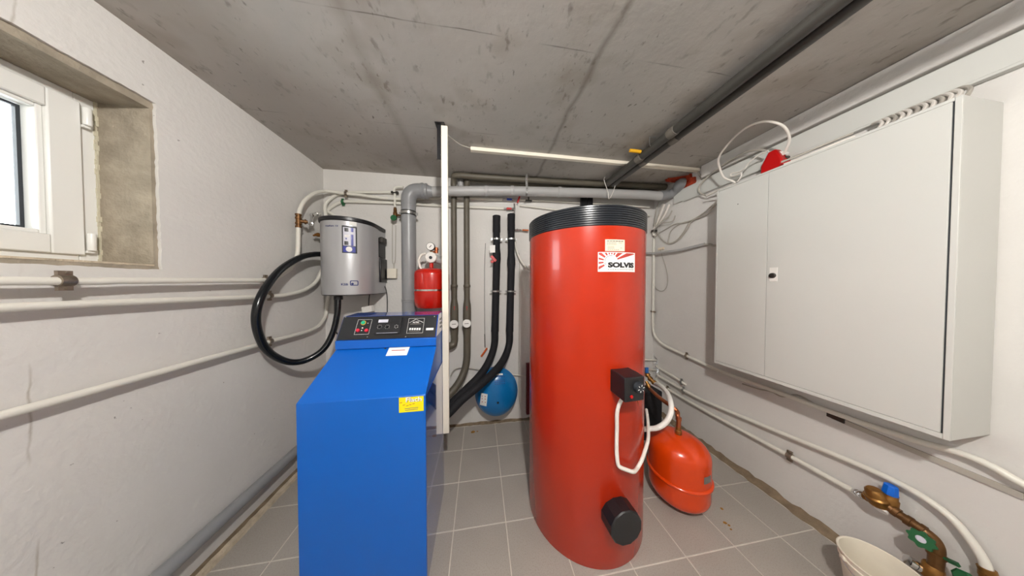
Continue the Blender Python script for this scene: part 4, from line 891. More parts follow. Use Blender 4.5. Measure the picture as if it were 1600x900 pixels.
# ================================================================== CREAM CABLE TRUNKING FROM THE CEILING DOWN THE BOILER SIDE
po = thing('cable_trunking', 'slim cream cable trunking dropping from the ceiling beside the blue boiler', 'trunking', (-0.226, 1.48, 0.424))
MB().box(-0.2465, -0.206, 1.470, 1.493, 0.424, ZC - 0.008).obj('duct', 'post', po, bevel=0.002)
MB().box(-0.2455, -0.207, 1.4695, 1.4701, 0.430, ZC - 0.02).obj('cover_edge', 'post', po)
cb = [atz(*p, ZC - 0.002) for p in ((679, 190), (694, 191), (697, 199), (688, 207), (684, 204))]
MB().prism(cb, (0, 0, -0.004)).obj('ceiling_plate', 'black_plastic', po)
MB().box(-0.272, -0.2475, 1.472, 1.477, aty(689, 249, 1.472).z, ZC - 0.004).obj('bracket_leg', 'black_plastic', po)
for row in (212, 242): screw(po, aty(689.5, row, 1.472) , (0, -1, 0), 0.004, 'steel')
dz0 = 0.027
du = thing('cable_duct', 'cream cable duct running across the concrete ceiling', 'duct', (0.95, 1.69, ZC))
MB().box(-0.065, XR - 0.016, 1.672, 1.704, ZC - dz0, ZC - 0.0005).obj('duct', 'post', du, bevel=0.002)
for k, yy_ in enumerate((1.682, 1.694)):
    MB().tube(catmull([Vector((-0.207, 1.492 if k == 0 else 1.4935, ZC - 0.055)), Vector((-0.19, 1.56, ZC - 0.03)), Vector((-0.14, 1.64, ZC - 0.015)), Vector((-0.055, yy_, ZC - 0.012))], 5), 0.004, 8).obj('wire', 'grey_cable', du)
for k, (a_, c_) in enumerate((((1085, 271), (1089, 284)), ((1087.5, 271), (1091, 286)))):
    p_ = WR(*a_, .02); q_ = WR(*c_, .012); MB().tube([Vector((XR - 0.02, 1.69, ZC - 0.03)), Vector((XR - 0.012, 1.68 - 0.012 * k, ZC - 0.07)), Vector((XR - 0.014, 1.66 - 0.015 * k, ZC - 0.11))], 0.0045, 8).obj('wire', 'grey_cable', du)

# ================================================================== TWO CHARCOAL PIPES UNDER THE CEILING
for i, (cx_, zz_) in enumerate(((1.243, ZC - 0.058), (1.306, ZC - 0.060))):
    t = thing('ceiling_pipe', ['charcoal ceiling pipe carrying the yellow marker', 'charcoal ceiling pipe on the cabinet side of its twin'][i], 'pipe', (cx_, 1.0, zz_), 'pair of charcoal pipes under the ceiling')
    ye = 1.955
    MB().tube([(cx_, YF + 0.004, zz_), (cx_, ye, zz_)], 0.029, 18).obj('pipe', 'ceil_pipe', t)
    for yy_, m in ((atz(1042 + 18 * i, 205 + 12 * i, zz_).y, 'light_pvc'), (atz(992 + 13 * i, 246 + 6 * i, zz_).y, 'light_pvc')):
        b = MB(); b.lathe((cx_, yy_, zz_), (0, 1, 0), [(0.028, -0.028), (0.0315, -0.026), (0.0325, -0.014), (0.0325, 0.014), (0.0315, 0.026), (0.028, 0.028)], 18); b.obj('coupling', 'coupling', t)
    if i == 0:
        ym = atz(985, 238, zz_).y
        MB().tube([(cx_ - 0.036, ym, zz_ + 0.012), (cx_ - 0.12, ym + 0.01, zz_ + 0.02)], 0.012, 10).obj('marker', 'tag', t)
        b = MB(); b.tube([(cx_ - 0.05, ym - 0.10, ZC - 0.001), (cx_ - 0.05, ym - 0.10, ZC - 0.05), (cx_ - 0.034, ym - 0.09, ZC - 0.06)], 0.003, 6); b.tube([(cx_ - 0.05, ym - 0.10, ZC - 0.004), (cx_ + 0.0, ym - 0.10, ZC - 0.004)], 0.003, 6); b.obj('wire_hook', 'steel', t)
cdp = [atz(945, 277, zA), aty(944, 282, 1.93), aty(950, 300, 1.93), aty(951.5, 311, 1.95), aty(958, 300, 1.93), aty(962, 287, 1.93)]
tag(MB().tube(catmull(cdp, 5), 0.0028, 6).obj('string', 'white_cable'), 'white string looped under the charcoal ceiling pipes over the tank', 'string')

# ================================================================== PRESSURE VESSELS
def dome_profile(R, h, zt, zb):
    P = [(0, 0)]
    for k in range(1, 9): t = math.pi / 2 * k / 8; P.append((R * math.sin(t) ** 0.8, zb - zb * math.cos(t)))
    for k in range(8, 0, -1): t = math.pi / 2 * k / 8; P.append((R * math.sin(t) ** 0.8, h - zt + zt * math.cos(t)))
    return P + [(0, h)]
# small red one over the boiler
vy = 2.0; vc = aty(675, 452, vy); VR = 0.147; vz0 = aty(675, 484, vy - 0.12).z; vz1 = aty(675, 419, vy - 0.05).z
rv = thing('expansion_vessel', 'small red expansion vessel with gauge mounted above the blue boiler', 'vessel', (vc.x, vy, vz0))
MB().lathe((vc.x, vy, vz0), (0, 0, 1), [(0, 0), (0.09, 0.002), (0.126, 0.012), (0.142, 0.035), (VR, 0.07), (VR, vz1 - vz0 - 0.055), (0.142, vz1 - vz0 - 0.03), (0.122, vz1 - vz0 - 0.012), (0.08, vz1 - vz0 - 0.002), (0.02, vz1 - vz0 + 0.006), (0, vz1 - vz0 + 0.006)], 40).obj('shell', 'red_gloss', rv)
zst = aty(668, 453.5, vy - VR).z
MB().lathe((vc.x, vy, zst), (0, 0, 1), [(VR + 0.0005, -0.007), (VR + 0.003, -0.007), (VR + 0.003, 0.007), (VR + 0.0005, 0.007)], 40).obj('strap', 'chrome', rv)
nx = aty(674, 410, vy).x
MB().tube([(nx, vy, vz1 - 0.004), (nx, vy, vz1 + 0.05)], 0.017, 12).obj('neck', 'red_gloss', rv)
zd = aty(674, 404, vy).z
b = MB(); b.tube([(nx, vy, vz1 + 0.045), (nx, vy, zd + 0.0)], 0.011, 10); ring(b, Vector((nx, vy, vz1 + 0.058)), (0, 0, 1), 0.017, 0.02); b.obj('valve', 'brass', rv)
gd = aty(673, 402, vy - 0.03)
MB().lathe(gd + Vector((0, 0.05, 0)), (0, -1, 0), [(0.03, 0), (0.046, 0.005), (0.05, 0.015), (0.05, 0.045), (0.045, 0.052), (0, 0.054)], 10).obj('filling_unit', 'white_plastic', rv, sharp=25)
MB().lathe(gd + Vector((0, -0.004, -0.003)), (0, -1, 0), [(0.014, 0), (0.014, 0.004), (0, 0.004)], 14).obj('cap', 'gasket', rv)
gg = aty(672.5, 385, vy - 0.03)
g = MB().lathe(gg + Vector((0, 0.03, 0)), (0, -1, 0), [(0.02, 0), (0.036, 0.004), (0.036, 0.026), (0.033, 0.03), (0, 0.03)], 24).obj('pressure_gauge', 'black_plastic', rv)
MB().lathe(gg + Vector((0, -0.0002, 0)), (0, -1, 0), [(0.032, 0), (0.032, 0.001), (0, 0.001)], 24).obj('dial', 'gauge', g)
MB().obox(gg + Vector((0, -0.0016, 0)), (0.7, 0, 0.8), (0, 1, 0), (-0.8, 0, 0.7), 0.013, 0.0005, 0.003).obj('needle', 'ink', g)
MB().tube([gg + Vector((0, 0.02, 0)), gd + Vector((0, 0.03, 0.03))], 0.010, 10).obj('gauge_stem', 'brass', rv)
vv = aty(682, 392, vy); b = MB(); b.tube([gd + Vector((0.01, 0.03, 0.045)), vv], 0.011, 10); b.tube([vv + Vector((0, 0, -0.02)), vv + Vector((0, 0, 0.03))], 0.015, 10); ring(b, vv + Vector((0, 0, 0.012)), (0, 0, 1), 0.019, 0.012); b.obj('safety_valve', 'copper', rv)
MB().tube([aty(680, 404, vy + .03), aty(699, 410, vy + .03)], [0.036, 0.042], 14).obj('side_pipe', 'light_pvc', rv)
MB().tube(catmull([aty(666, 396, vy), aty(659, 398, vy), aty(654.5, 406, vy), aty(656, 415, vy), aty(660, 424, vy)], 5), 0.011, 10).obj('white_hose', 'white_cable', rv)
# blue one on the back wall
by = 1.975; bc = aty(777, 618, by); BR = 0.199; BST = 1.15
bv = thing('expansion_vessel', 'round blue expansion vessel lying low on the back wall', 'vessel', (bc.x, by, bc.z - BR * BST))
_b = MB().lathe((bc.x, YB - 0.012, bc.z), (0, -1, 0), [(0, 0), (0.08, 0.002), (0.14, 0.015), (0.178, 0.04), (0.192, 0.07), (BR, 0.10), (BR + 0.006, 0.135), (BR + 0.006, 0.145), (BR, 0.15), (0.191, 0.175), (0.170, 0.205), (0.13, 0.232), (0.08, 0.25), (0, 0.258)], 48)
for _v in _b.v: _v.z = bc.z + (_v.z - bc.z) * BST
_b.obj('shell', 'vblue', bv)
MB().lathe((bc.x, YB - 0.001, bc.z), (0, -1, 0), [(0.05, 0), (0.05, 0.012), (0, 0.012)], 20).obj('wall_mount', 'dark_steel', bv)
def blue_pt(px, py, lift=0.0015):          # on the front dome
    c0 = Vector((bc.x, YB - 0.012, bc.z)); d = ray(px, py); y0 = YB - 0.012 - 0.24
    q = EYE + d * (y0 / d.y); rr_ = math.hypot(q.x - bc.x, (q.z - bc.z) / BST)
    prf = [(0, 0.258), (0.08, 0.25), (0.13, 0.232), (0.170, 0.205), (0.191, 0.175), (0.199, 0.15)]
    for _ in range(4):
        hgt = prf[-1][1]
        for (r0_, h0_), (r1_, h1_) in zip(prf, prf[1:]):
            if r0_ <= rr_ <= r1_: hgt = h0_ + (h1_ - h0_) * (rr_ - r0_) / (r1_ - r0_)
        y0 = YB - 0.012 - hgt - lift; q = EYE + d * (y0 / d.y); rr_ = math.hypot(q.x - bc.x, (q.z - bc.z) / BST)
    return q
def blue_label(c4, m, name):
    b = MB(); n = 6; vs = []
    for j in range(n + 1):
        for i in range(n + 1):
            u, v = i / n, j / n
            px = (c4[0][0] * (1 - u) + c4[1][0] * u) * (1 - v) + (c4[3][0] * (1 - u) + c4[2][0] * u) * v
            py = (c4[0][1] * (1 - u) + c4[1][1] * u) * (1 - v) + (c4[3][1] * (1 - u) + c4[2][1] * u) * v
            vs.append(blue_pt(px, py))
    b.add(vs, [(j * (n + 1) + i, (j + 1) * (n + 1) + i, (j + 1) * (n + 1) + i + 1, j * (n + 1) + i + 1) for j in range(n) for i in range(n)])
    return b.obj(name, m, bv)
lb = blue_label([(752, 614), (762, 616), (760, 635), (749.5, 632.5)], 'paper', 'white_label')
b = MB(); 
for rr0 in (618, 622, 627): b.add([blue_pt(753, rr0, .0025), blue_pt(759, rr0 + 1, .0025), blue_pt(758.8, rr0 + 2.4, .0025), blue_pt(752.8, rr0 + 1.4, .0025)], [(0, 3, 2, 1)])
b.obj('label_print', 'ink_red', lb)
blue_label([(770, 584), (785.5, 583.4), (785.8, 586), (770.2, 586.8)], 'paper', 'rating_strip')
b = MB()
for rr0 in (588.5, 594.5, 597, 600):
    for q in range(5): b.add([blue_pt(773 + q * 3.4, rr0 - q * .25, .002), blue_pt(775.6 + q * 3.4, rr0 - q * .25, .002), blue_pt(775.5 + q * 3.4, rr0 + 0.8 - q * .25, .002), blue_pt(772.9 + q * 3.4, rr0 + 0.8 - q * .25, .002)], [(0, 3, 2, 1)])
b.obj('stamped_print', 'ink_blue', bv)
MB().lathe(blue_pt(778, 629, -0.002), (0, -1, 0.1), [(0.010, 0), (0.010, 0.006), (0.007, 0.009), (0, 0.009)], 12).obj('valve_cap', 'black_plastic', bv)
# orange one beside the tank
OX, OY, OR, OH = 1.302, 1.222, 0.167, 0.432
ov = thing('expansion_vessel', 'orange-red pear-shaped expansion vessel standing beside the red tank', 'vessel', (OX, OY, 0.0))
MB().lathe((OX, OY, 0.003), (0, 0, 1), dome_profile(OR, OH, 0.10, 0.10), 48).obj('shell', 'orange', ov)
zsm = 0.195; MB().lathe((OX, OY, zsm), (0, 0, 1), [(OR - 0.004, -0.012), (OR + 0.005, -0.010), (OR + 0.010, -0.004), (OR + 0.010, 0.004), (OR + 0.005, 0.010), (OR - 0.004, 0.012)], 48).obj('seam', 'orange', ov)
MB().lathe((OX, OY, 0.0), (0, 0, 1), [(0.05, 0), (0.055, 0.004), (0.05, 0.012), (0, 0.012)], 20).obj('foot', 'orange', ov)
al, zl = cylhit(1103.5, 751, OX, OY, OR); b = patch(lambda u, v: Vector((OX + (OR + 0.0015) * math.cos(math.radians(u)), OY + (OR + 0.0015) * math.sin(math.radians(u)), v)), al - 6, al + 14, zl - 0.02, zl + 0.022, 6, 1); b.obj('rating_plate', 'steel', ov)
ct = Vector((OX, OY, OH + 0.0))
b = MB(); b.lathe(ct + Vector((0, 0, -0.004)), (0, 0, 1), [(0.016, 0), (0.019, 0.008), (0.019, 0.03), (0.015, 0.034), (0.015, 0.055), (0, 0.055)], 12); b.obj('union', 'brass', ov)
cpp = [ct + Vector((0, 0, 0.045)), ct + Vector((0, 0, 0.10)), ct + Vector((-0.004, 0.004, 0.125)), aty(1058, 643, 1.25), aty(1050, 635.5, 1.28), aty(1035, 625, 1.36), aty(1022, 614, 1.46), aty(1016, 608, 1.52)]
MB().tube(catmull(cpp, 5), 0.0135, 12).obj('copper_pipe', 'copper', ov)
b = MB(); ring(b, ct + Vector((0, 0, 0.105)), (0, 0, 1), 0.0165, 0.02); b.obj('pipe_joint', 'copper', ov)
# ================================================================== RIGHT WALL: PIPES
RG = 'cream pipes along the cabinet wall'
rp = 0.0135
def rpipe(label, pts, r=rp):
    P = catmull(pts, 5); t = thing('supply_pipe', label, 'pipe', P[len(P) // 2], RG); MB().tube(P, r, 12).obj('pipe', 'cream_pipe', t); return t
yc_ = 2.165
p4 = [Vector((XR - 0.032, yc_, aty(1016, r_, yc_).z)) for r_ in (373, 405, 450, 490, 505)] + [WR(1023, 524, .03), WR(1036, 538, .03), WR(1055, 548, .03), WR(1073, 556, .03), WR(1120, 577.5, .03), WR(1200, 607, .03), WR(1320, 651, .03), WR(1430, 688, .03), WR(1500, 708, .03), WR(1550, 729, .03), WR(1600, 757, .03), Vector((XR - 0.03, 0.30, 0.63)), Vector((XR - 0.03, 0.0, 0.52)), Vector((XR - 0.03, -0.6, 0.45))]
r4 = rpipe('long cream pipe dropping in the corner and passing under the grey cabinet', p4)
clamp(r4, WR(1073, 556, .03), (0, -1, 0), (1, 0, 0), rp, .03, 'clip', .018)
clamp(r4, Vector((XR - .032, yc_, aty(1016, 487, yc_).z)), (0, 0, 1), (1, 0, 0), rp, .03, 'clip', .016)
p5 = [WR(1025, 583, .0) + Vector((0.05, 0, 0)), WR(1028, 586, .012), WR(1040, 593.5, .03), WR(1068, 609.5, .03), WR(1100, 626, .03), WR(1200, 668, .03), WR(1320, 717, .03), WR(1390, 748, .03), WR(1440, 775, .032), WR(1485, 808, .035), WR(1515, 842, .038), WR(1535, 872, .04), WR(1543, 892, .04)]
r5 = rpipe('cream pipe that arcs down over the bronze valves to the floor', p5)
c_ = WR(1543, 892, .04); b = MB(); ring(b, c_, (0, -0.2, -1), 0.0185, 0.02); ring(b, c_ + Vector((0, 0, -0.02)), (0, 0, 1), 0.017, 0.016); b.tube([c_ + Vector((0, 0, -0.02)), c_ + Vector((0, 0, -0.12))], 0.015, 12); b.lathe(c_ + Vector((0, 0, -0.16)), (0, 0, 1), [(0.014, 0), (0.021, 0.008), (0.021, 0.04), (0.014, 0.05)], 8); b.tube([c_ + Vector((0, 0, -0.16)), Vector((c_.x, c_.y, 0.03))], 0.0135, 12); b.obj('end_fitting', 'brass', r5)
wh = c_ + Vector((-0.045, 0.02, -0.06)); b = MB(); b.lathe(wh, (-1, 0.3, 0.2), [(0.006, -0.04), (0.006, 0.0), (0.026, 0.0), (0.032, -0.003), (0.033, 0.004), (0.026, 0.009), (0.012, 0.007), (0, 0.007)], 8); b.obj('hand_wheel', 'green', r5, sharp=20)
p6 = [WR(1022, 590, .0) + Vector((0.05, 0, 0)), WR(1026, 595, .02), WR(1043, 607.5, .03), WR(1100, 640.5, .03), WR(1232, 711.5, .03), WR(1300, 749, .03), WR(1338, 769.5, .034)]
r6 = rpipe('lower cream pipe that ends at the bronze pressure reducer', p6)
clamp(r6, WR(1043, 607.5, .03), (0, -1, 0), (1, 0, 0), rp, .03, 'clip', .018)
clamp(r6, WR(1234, 712.5, .03), (0, -1, 0), (1, 0, 0), rp, .03, 'clip', .024)
clamp(r5, WR(1068, 609.5, .03), (0, -1, 0), (1, 0, 0), rp, .03, 'steel', .016)
p7 = [WR(1024, 570, .0) + Vector((0.04, 0, 0)), WR(1027, 573, .01), WR(1040, 581, .026), WR(1056, 590.5, .026), WR(1067, 598, .02), WR(1071, 601, .0)]
r7 = rpipe('short cream pipe between the broken wall hole and a double clip', p7, 0.012)
clamp(r7, WR(1065, 596.5, .022), (0, -1, 0), (1, 0, 0), 0.012, .022, 'steel', .016)
b = MB(); b.tube([aty(1005, 562, 2.16), aty(1018, 562.5, 2.175), WR(1023, 563, .0) + Vector((0.02, 0, 0))], 0.010, 10)
tag(b.obj('supply_pipe', 'cream_pipe'), 'cream pipe end poking out of the top of the broken wall hole', 'pipe', RG)
b = MB(); b.tube([aty(1005, 576, 2.14), aty(1016, 577, 2.16), WR(1022, 578.5, .0) + Vector((0.02, -0.005, 0))], 0.011, 10)
tag(b.obj('supply_pipe', 'cream_pipe'), 'cream pipe end poking out of the middle of the broken wall hole', 'pipe', RG)
# thin grey cable clipped below the cabinet
cp_ = [WR(1160, 600, .007), WR(1185, 608, .007), WR(1205, 612, .007), WR(1222, 620, .007), WR(1245, 617, .007), WR(1270, 630, .007), WR(1292, 643, .007)]
tag(MB().tube(catmull(cp_, 4), 0.005, 8).obj('wall_cable', 'grey_cable'), 'grey cable sagging along the wall below the grey cabinet', 'cable')
sc_ = thing('wall_strip', 'flat grey cable strip running on the wall below the cabinet', 'strip', WR(1450, 715, .01))
a_ = WR(1300, 651, .006); c2_ = WR(1600, 776, .006)
MB().obox((a_ + c2_) / 2, (c2_ - a_), (1, 0, 0), (0, 0, 1), (c2_ - a_).length / 2, 0.004, 0.012).obj('strip', 'grey_cable', sc_)
MB().obox(WR(1306, 652, .012), (0, 1, 0.1), (1, 0, 0), (0, 0, 1), 0.03, 0.008, 0.014).obj('clip', 'dark_steel', sc_, bevel=0.002)
# ================================================================== VALVES LOW ON THE RIGHT WALL
off = 0.07
def V(px, py, o=off): return atx(px, py, XR - o)
vs_ = thing('pressure_reducer', 'bronze water valve set with blue cap and green hand wheel above the bucket', 'valve', V(1430, 830))
b = MB(); a0 = WR(1337, 769, .034); a1 = V(1352, 777); b.tube([a0, a1], 0.0125, 12); ring(b, a0.lerp(a1, .15), a1 - a0, 0.0165, 0.016); ring(b, a0.lerp(a1, .55), a1 - a0, 0.0165, 0.012); b.obj('coupling', 'chrome', vs_)
cbod = V(1374, 779); ax = (V(1410, 800) - a1).normalized()
b = MB(); b.tube([a1, cbod], 0.017, 12); b.lathe(cbod + Vector((0, 0, -0.034)), (-0.25, 0.1, 1), [(0.012, 0), (0.028, 0.004), (0.033, 0.016), (0.033, 0.03), (0.036, 0.034), (0.036, 0.042), (0.03, 0.048), (0.028, 0.07), (0.02, 0.08), (0, 0.082)], 18); b.obj('reducer_body', 'brass', vs_)
cc_ = V(1390, 779, off - .01); b = MB(); b.lathe(cc_ + Vector((0, 0, -0.05)), (0.05, -0.05, 1), [(0.018, 0), (0.022, 0.02), (0.022, 0.05), (0.018, 0.056), (0.018, 0.075), (0, 0.075)], 16); b.obj('bonnet', 'brass', vs_)
MB().lathe(cc_ + Vector((0, 0, 0.022)), (0.05, -0.05, 1), [(0.021, 0), (0.0225, 0.006), (0.019, 0.042), (0.017, 0.044), (0, 0.044)], 8).obj('blue_cap', 'cap_blue', vs_, sharp=25)
MB().lathe(V(1378, 793), (-1, -0.2, -0.8), [(0.02, -0.015), (0.02, 0.012), (0.017, 0.018), (0, 0.018)], 16).obj('sight_glass', 'white_plastic', vs_)
run = [cbod, V(1392, 795), V(1408, 806), V(1430, 820), V(1447, 832), V(1459, 843, off - .004), V(1464, 856, off), V(1463, 872, off), V(1461, 895, off), V(1461, 915, off)]
RR_ = catmull(run, 5); MB().tube(RR_, 0.0185, 14).obj('pipe_run', 'bronze', vs_)
for p, q in ((V(1400, 800), V(1410, 807)), (V(1420, 814), V(1428, 819)), (V(1440, 827), V(1446, 831)), (V(1463, 866), V(1462, 876))): ring(MB(), p, q - p, 0.0225, 0.016).obj('union', 'bronze', vs_)
hw_ = V(1440, 843, off + .045); hn = Vector((-1, 0.05, 0.35)).normalized()
pet = []; hx, hy, hz = frame_of(hn)
for k in range(40):
    t = 2 * math.pi * k / 40; r_ = 0.031 + 0.0035 * math.cos(8 * t); pet.append(hw_ + (hx * math.cos(t) + hy * math.sin(t)) * r_)
wheel = MB().prism([p - hn * 0.004 for p in pet], hn * 0.008).obj('hand_wheel', 'green', vs_)
MB().lathe(hw_, hn, [(0.012, 0.0035), (0.012, 0.006), (0.008, 0.007), (0, 0.007)], 16).obj('wheel_disc', 'panel_grey', wheel)
MB().tube([hw_, V(1458, 856, off)], 0.0085, 10).obj('spindle', 'brass', vs_)
l0, l1 = V(1466, 868, off), V(1498, 883, off + .02); b = MB(); b.tube([l0, l0.lerp(l1, .5)], 0.006, 8); lm = l0.lerp(l1, .5); dv = (l1 - lm).normalized(); b.obox((lm + l1) / 2, dv, (1, 0, 0), dv.cross(Vector((1, 0, 0))), (l1 - lm).length / 2, 0.0075, 0.006); b.obj('lever', 'green', vs_)
b = MB(); b.lathe(V(1458, 888, off) + Vector((0, 0, -0.05)), (0, 0, 1), [(0.022, 0), (0.03, 0.01), (0.03, 0.03), (0.026, 0.04), (0.024, 0.06), (0.021, 0.065)], 16); b.obj('filter_body', 'brass', vs_)
s0, s1 = V(1419, 876, off + .03), V(1448, 893, off); b = MB(); b.tube([s0, s1], 0.016, 12); ring(b, s0.lerp(s1, .12), s1 - s0, 0.021, 0.018); ring(b, s0.lerp(s1, .45), s1 - s0, 0.020, 0.010); b.obj('drain_stub', 'chrome', vs_)
MB().tube([V(1461, 912, off), Vector((XR - off, V(1461, 905).y, 0.06)), Vector((XR - off, V(1461, 905).y, 0.0))], 0.0165, 12).obj('supply_riser', 'bronze', vs_)
# ================================================================== BUCKET
bx_, by_, br_, bz_ = 1.715, 0.652, 0.110, 0.215
bk = thing('bucket', 'white plastic bucket with beige residue on the floor under the valves', 'bucket', (bx_, by_, 0))
b = MB(); r0 = 0.082
b.lathe((bx_, by_, 0.0), (0, 0, 1), [(r0 - 0.004, 0), (r0, 0.003), (br_ - 0.007, bz_ - 0.035), (br_ - 0.003, bz_ - 0.033), (br_ - 0.003, bz_ - 0.028), (br_ - 0.006, bz_ - 0.026), (br_ - 0.004, bz_ - 0.008), (br_, bz_ - 0.007), (br_ + 0.001, bz_ - 0.002), (br_ - 0.002, bz_), (br_ - 0.006, bz_ - 0.002), (r0 - 0.006, 0.02), (0, 0.018)], 40)
b.obj('pail', 'bucket', bk)
MB().lathe((bx_, by_, 0.02), (0, 0, 1), [(0, 0), (r0 - 0.004, 0.001), (r0 - 0.0005, 0.035), (0, 0.032)], 32).obj('residue', 'dirt', bk)
for sgn in (-1, 1):
    e_ = Vector((bx_, by_, bz_ - 0.028)) + Vector((-0.82, 0.57, 0)) * (br_ - 0.004) * sgn
    MB().lathe(e_, Vector((-0.82, 0.57, 0)) * sgn, [(0.012, -0.003), (0.012, 0.006), (0.009, 0.008), (0, 0.008)], 12).obj('handle_lug', 'bucket', bk)
hpts = [Vector((bx_, by_, bz_ - 0.028)) + Vector((-0.82, 0.57, 0)) * (br_ + 0.004) * math.cos(t) + Vector((-0.57, -0.82, 0)) * (br_ + 0.014) * math.sin(t) + Vector((0, 0, -0.06 * math.sin(t))) for t in [math.pi * k / 14 for k in range(15)]]
MB().tube(hpts, 0.0025, 6).obj('handle', 'steel', bk)
# ================================================================== BEHIND THE TANK
pbx0, pbx1 = aty(1003, 640, 1.72).x, aty(1035, 640, 1.72).x
pz1 = aty(1020, 613, 1.72).z
pm_ = thing('pump_block', 'black foam-cased pump block standing behind the red tank', 'pump', ((pbx0 + pbx1) / 2, 1.79, 0))
MB().box(pbx0 - 0.02, pbx1, 1.72, 1.86, 0.0, pz1).obj('casing', 'foam', pm_, bevel=0.01)
bv_ = thing('ball_valve', 'brass ball valve with small blue handle behind the thermostat box', 'valve', aty(1016, 596, 1.62))
b = MB(); v0 = aty(1009, 582, 1.66); v1 = aty(1016, 592, 1.62); v2 = aty(1024, 600, 1.58); b.tube([v0, v1, v2], 0.015, 12); ring(b, v1, v2 - v1, 0.021, 0.02); ring(b, v1.lerp(v2, .7), v2 - v1, 0.02, 0.016); ring(b, v0.lerp(v1, .4), v1 - v0, 0.022, 0.02)
w0_, w1_ = aty(1010, 596, 1.6), aty(1016, 609, 1.56); b.tube([w0_, w1_], 0.013, 10); ring(b, w0_.lerp(w1_, .5), w1_ - w0_, 0.019, 0.02); b.obj('body', 'brass', bv_)
hb = aty(1010.5, 578.5, 1.63); MB().obox(hb, (1, 0, 0), (0, 1, 0), (0, 0, 1), 0.014, 0.008, 0.024).obj('handle', mat('blue_lever', (20, 92, 160), 0.4), bv_, bevel=0.004)
wp = [v2, aty(1032, 603, 1.46), aty(1042, 613, 1.34), aty(1048, 629, 1.23), aty(1048, 645, 1.20), aty(1041, 659, 1.19), aty(1028, 668, 1.20), aty(1014, 670, 1.23), Vector((TX + (TR + 0.004) * math.cos(-0.12), TY + (TR + 0.004) * math.sin(-0.12), aty(1008, 669, 1.26).z))]
hz_ = thing('white_hose', 'thick white hose bowing out from the brass valve back to the tank', 'hose', wp[5])
MB().tube(catmull(wp, 6), 0.0155, 14).obj('hose', 'white_plastic', hz_)
# white cable from the thermostat
def tp2(px, py, o=0.012):
    a_, z_ = cylhit(px, py, TX, TY, TR + o); return cmap(a_, z_, o)
cw = [tpt(0.04, -0.012, 0.903), tp2(965, 640, .03), tp2(964, 670, .02), tp2(963.5, 700, .02), tp2(965, 722, .025), tp2(968.5, 729.5, .03), tp2(980, 734.5, .035), tp2(990, 737, .04), aty(996, 731, 0.955), aty(1003, 718, 0.97), aty(1009, 700, 1.005), aty(1012.5, 687, 1.04), aty(1013, 672, 1.11), aty(1012, 655, 1.2), aty(1010, 640, 1.3)]
tag(MB().tube(catmull(cw, 5), 0.0088, 10).obj('thermostat_cable', 'white_cable'), 'white cable hanging in a loop from the black thermostat box on the tank', 'cable')
ct_ = [aty(996, 626, 0.99), aty(997, 645, 1.01), aty(1001, 660, 1.08), aty(1005, 668, 1.2)]
tag(MB().tube(catmull(ct_, 5), 0.0035, 8).obj('capillary_tube', 'copper'), 'thin copper capillary tube beside the thermostat box', 'tube')
# ================================================================== TRUNK, CABLES AND SIREN ABOVE THE CABINET
tz1, tz0 = lz0 - 0.010, 2.243; tyE = 1.93
tr = thing('wall_trunking', 'wide pale grey cable trunking along the wall above the cabinet', 'trunking', (XR, 0.5, tz0))
MB().box(XR - 0.026, XR - 0.001, YF, tyE, tz0, tz1).obj('trunk', 'cab', tr, bevel=0.003)
MB().box(XR - 0.031, XR - 0.001, YF, tyE - 0.10, tz0 - 0.012, tz0 - 0.0005).obj('bottom_lip', 'cab', tr, bevel=0.002)
def cable(label, pts, r=0.0055, m='grey_cable', group='loose cables around the cabinet'):
    return tag(MB().tube(catmull(pts, 6), r, 8).obj('cable', m), label, 'cable', group)
LP = ((1222, 243, 1.86), (1229, 233, 1.85), (1233.5, 216, 1.82), (1225, 198, 1.76), (1203, 190, 1.70), (1180, 193, 1.67), (1158, 205, 1.67), (1137, 226, 1.70), (1123, 247, 1.75), (1125, 264, 1.81), (1132, 278, 1.85), (1148, 285.5, 1.88), (1130, 294, 1.90), (1105, 305, 1.93))
cable('white cable bent in a large loop over the red siren', [atx(*p) for p in LP], 0.0066, 'white_cable')
cable('grey cable arching from the siren to the trunk end', [atx(1200, 236, 1.87), atx(1186, 234.5, 1.88), atx(1165, 238, 1.90), atx(1143, 249, 1.91), atx(1122, 263, 1.92), atx(1105, 277, 1.93), atx(1093, 291, 1.93), atx(1093, 300, 1.935), atx(1102, 305.5, 1.94)], 0.0065)
cable('thin white cable curling from the siren into a small coil', [atx(1200, 236, 1.86), atx(1186, 242, 1.87), atx(1172, 253, 1.88), atx(1163, 264, 1.89), atx(1153, 269, 1.9), atx(1143, 271, 1.9), atx(1143, 275, 1.9), atx(1152, 273, 1.895), atx(1158, 270, 1.89), atx(1158, 276, 1.89), atx(1152, 284, 1.89)], 0.0045, 'white_cable')
for k, (za, zb2, lab) in enumerate(((0.030, 0.044, 'upper grey cable of the bundle lying along the cabinet top'), (0.018, 0.030, 'middle cream cable of the bundle lying along the cabinet top'), (0.006, 0.012, 'lowest grey cable of the bundle lying along the cabinet top'))):
    zt_ = CZ1 + 0.006
    cable(lab, [Vector((1.79 + .02 * k, 1.04, zt_ + za)), Vector((1.81 + .02 * k, 0.98, zt_ + za + .004)), Vector((1.84 + .018 * k, 0.93, zt_ + zb2 + .006)), Vector((1.87 + .016 * k, 0.88, zt_ + zb2 + .02)), Vector((1.90 + .014 * k, 0.84, zt_ + zb2 + .03))], 0.006, ['grey_cable', 'white_cable', 'grey_cable'][k])
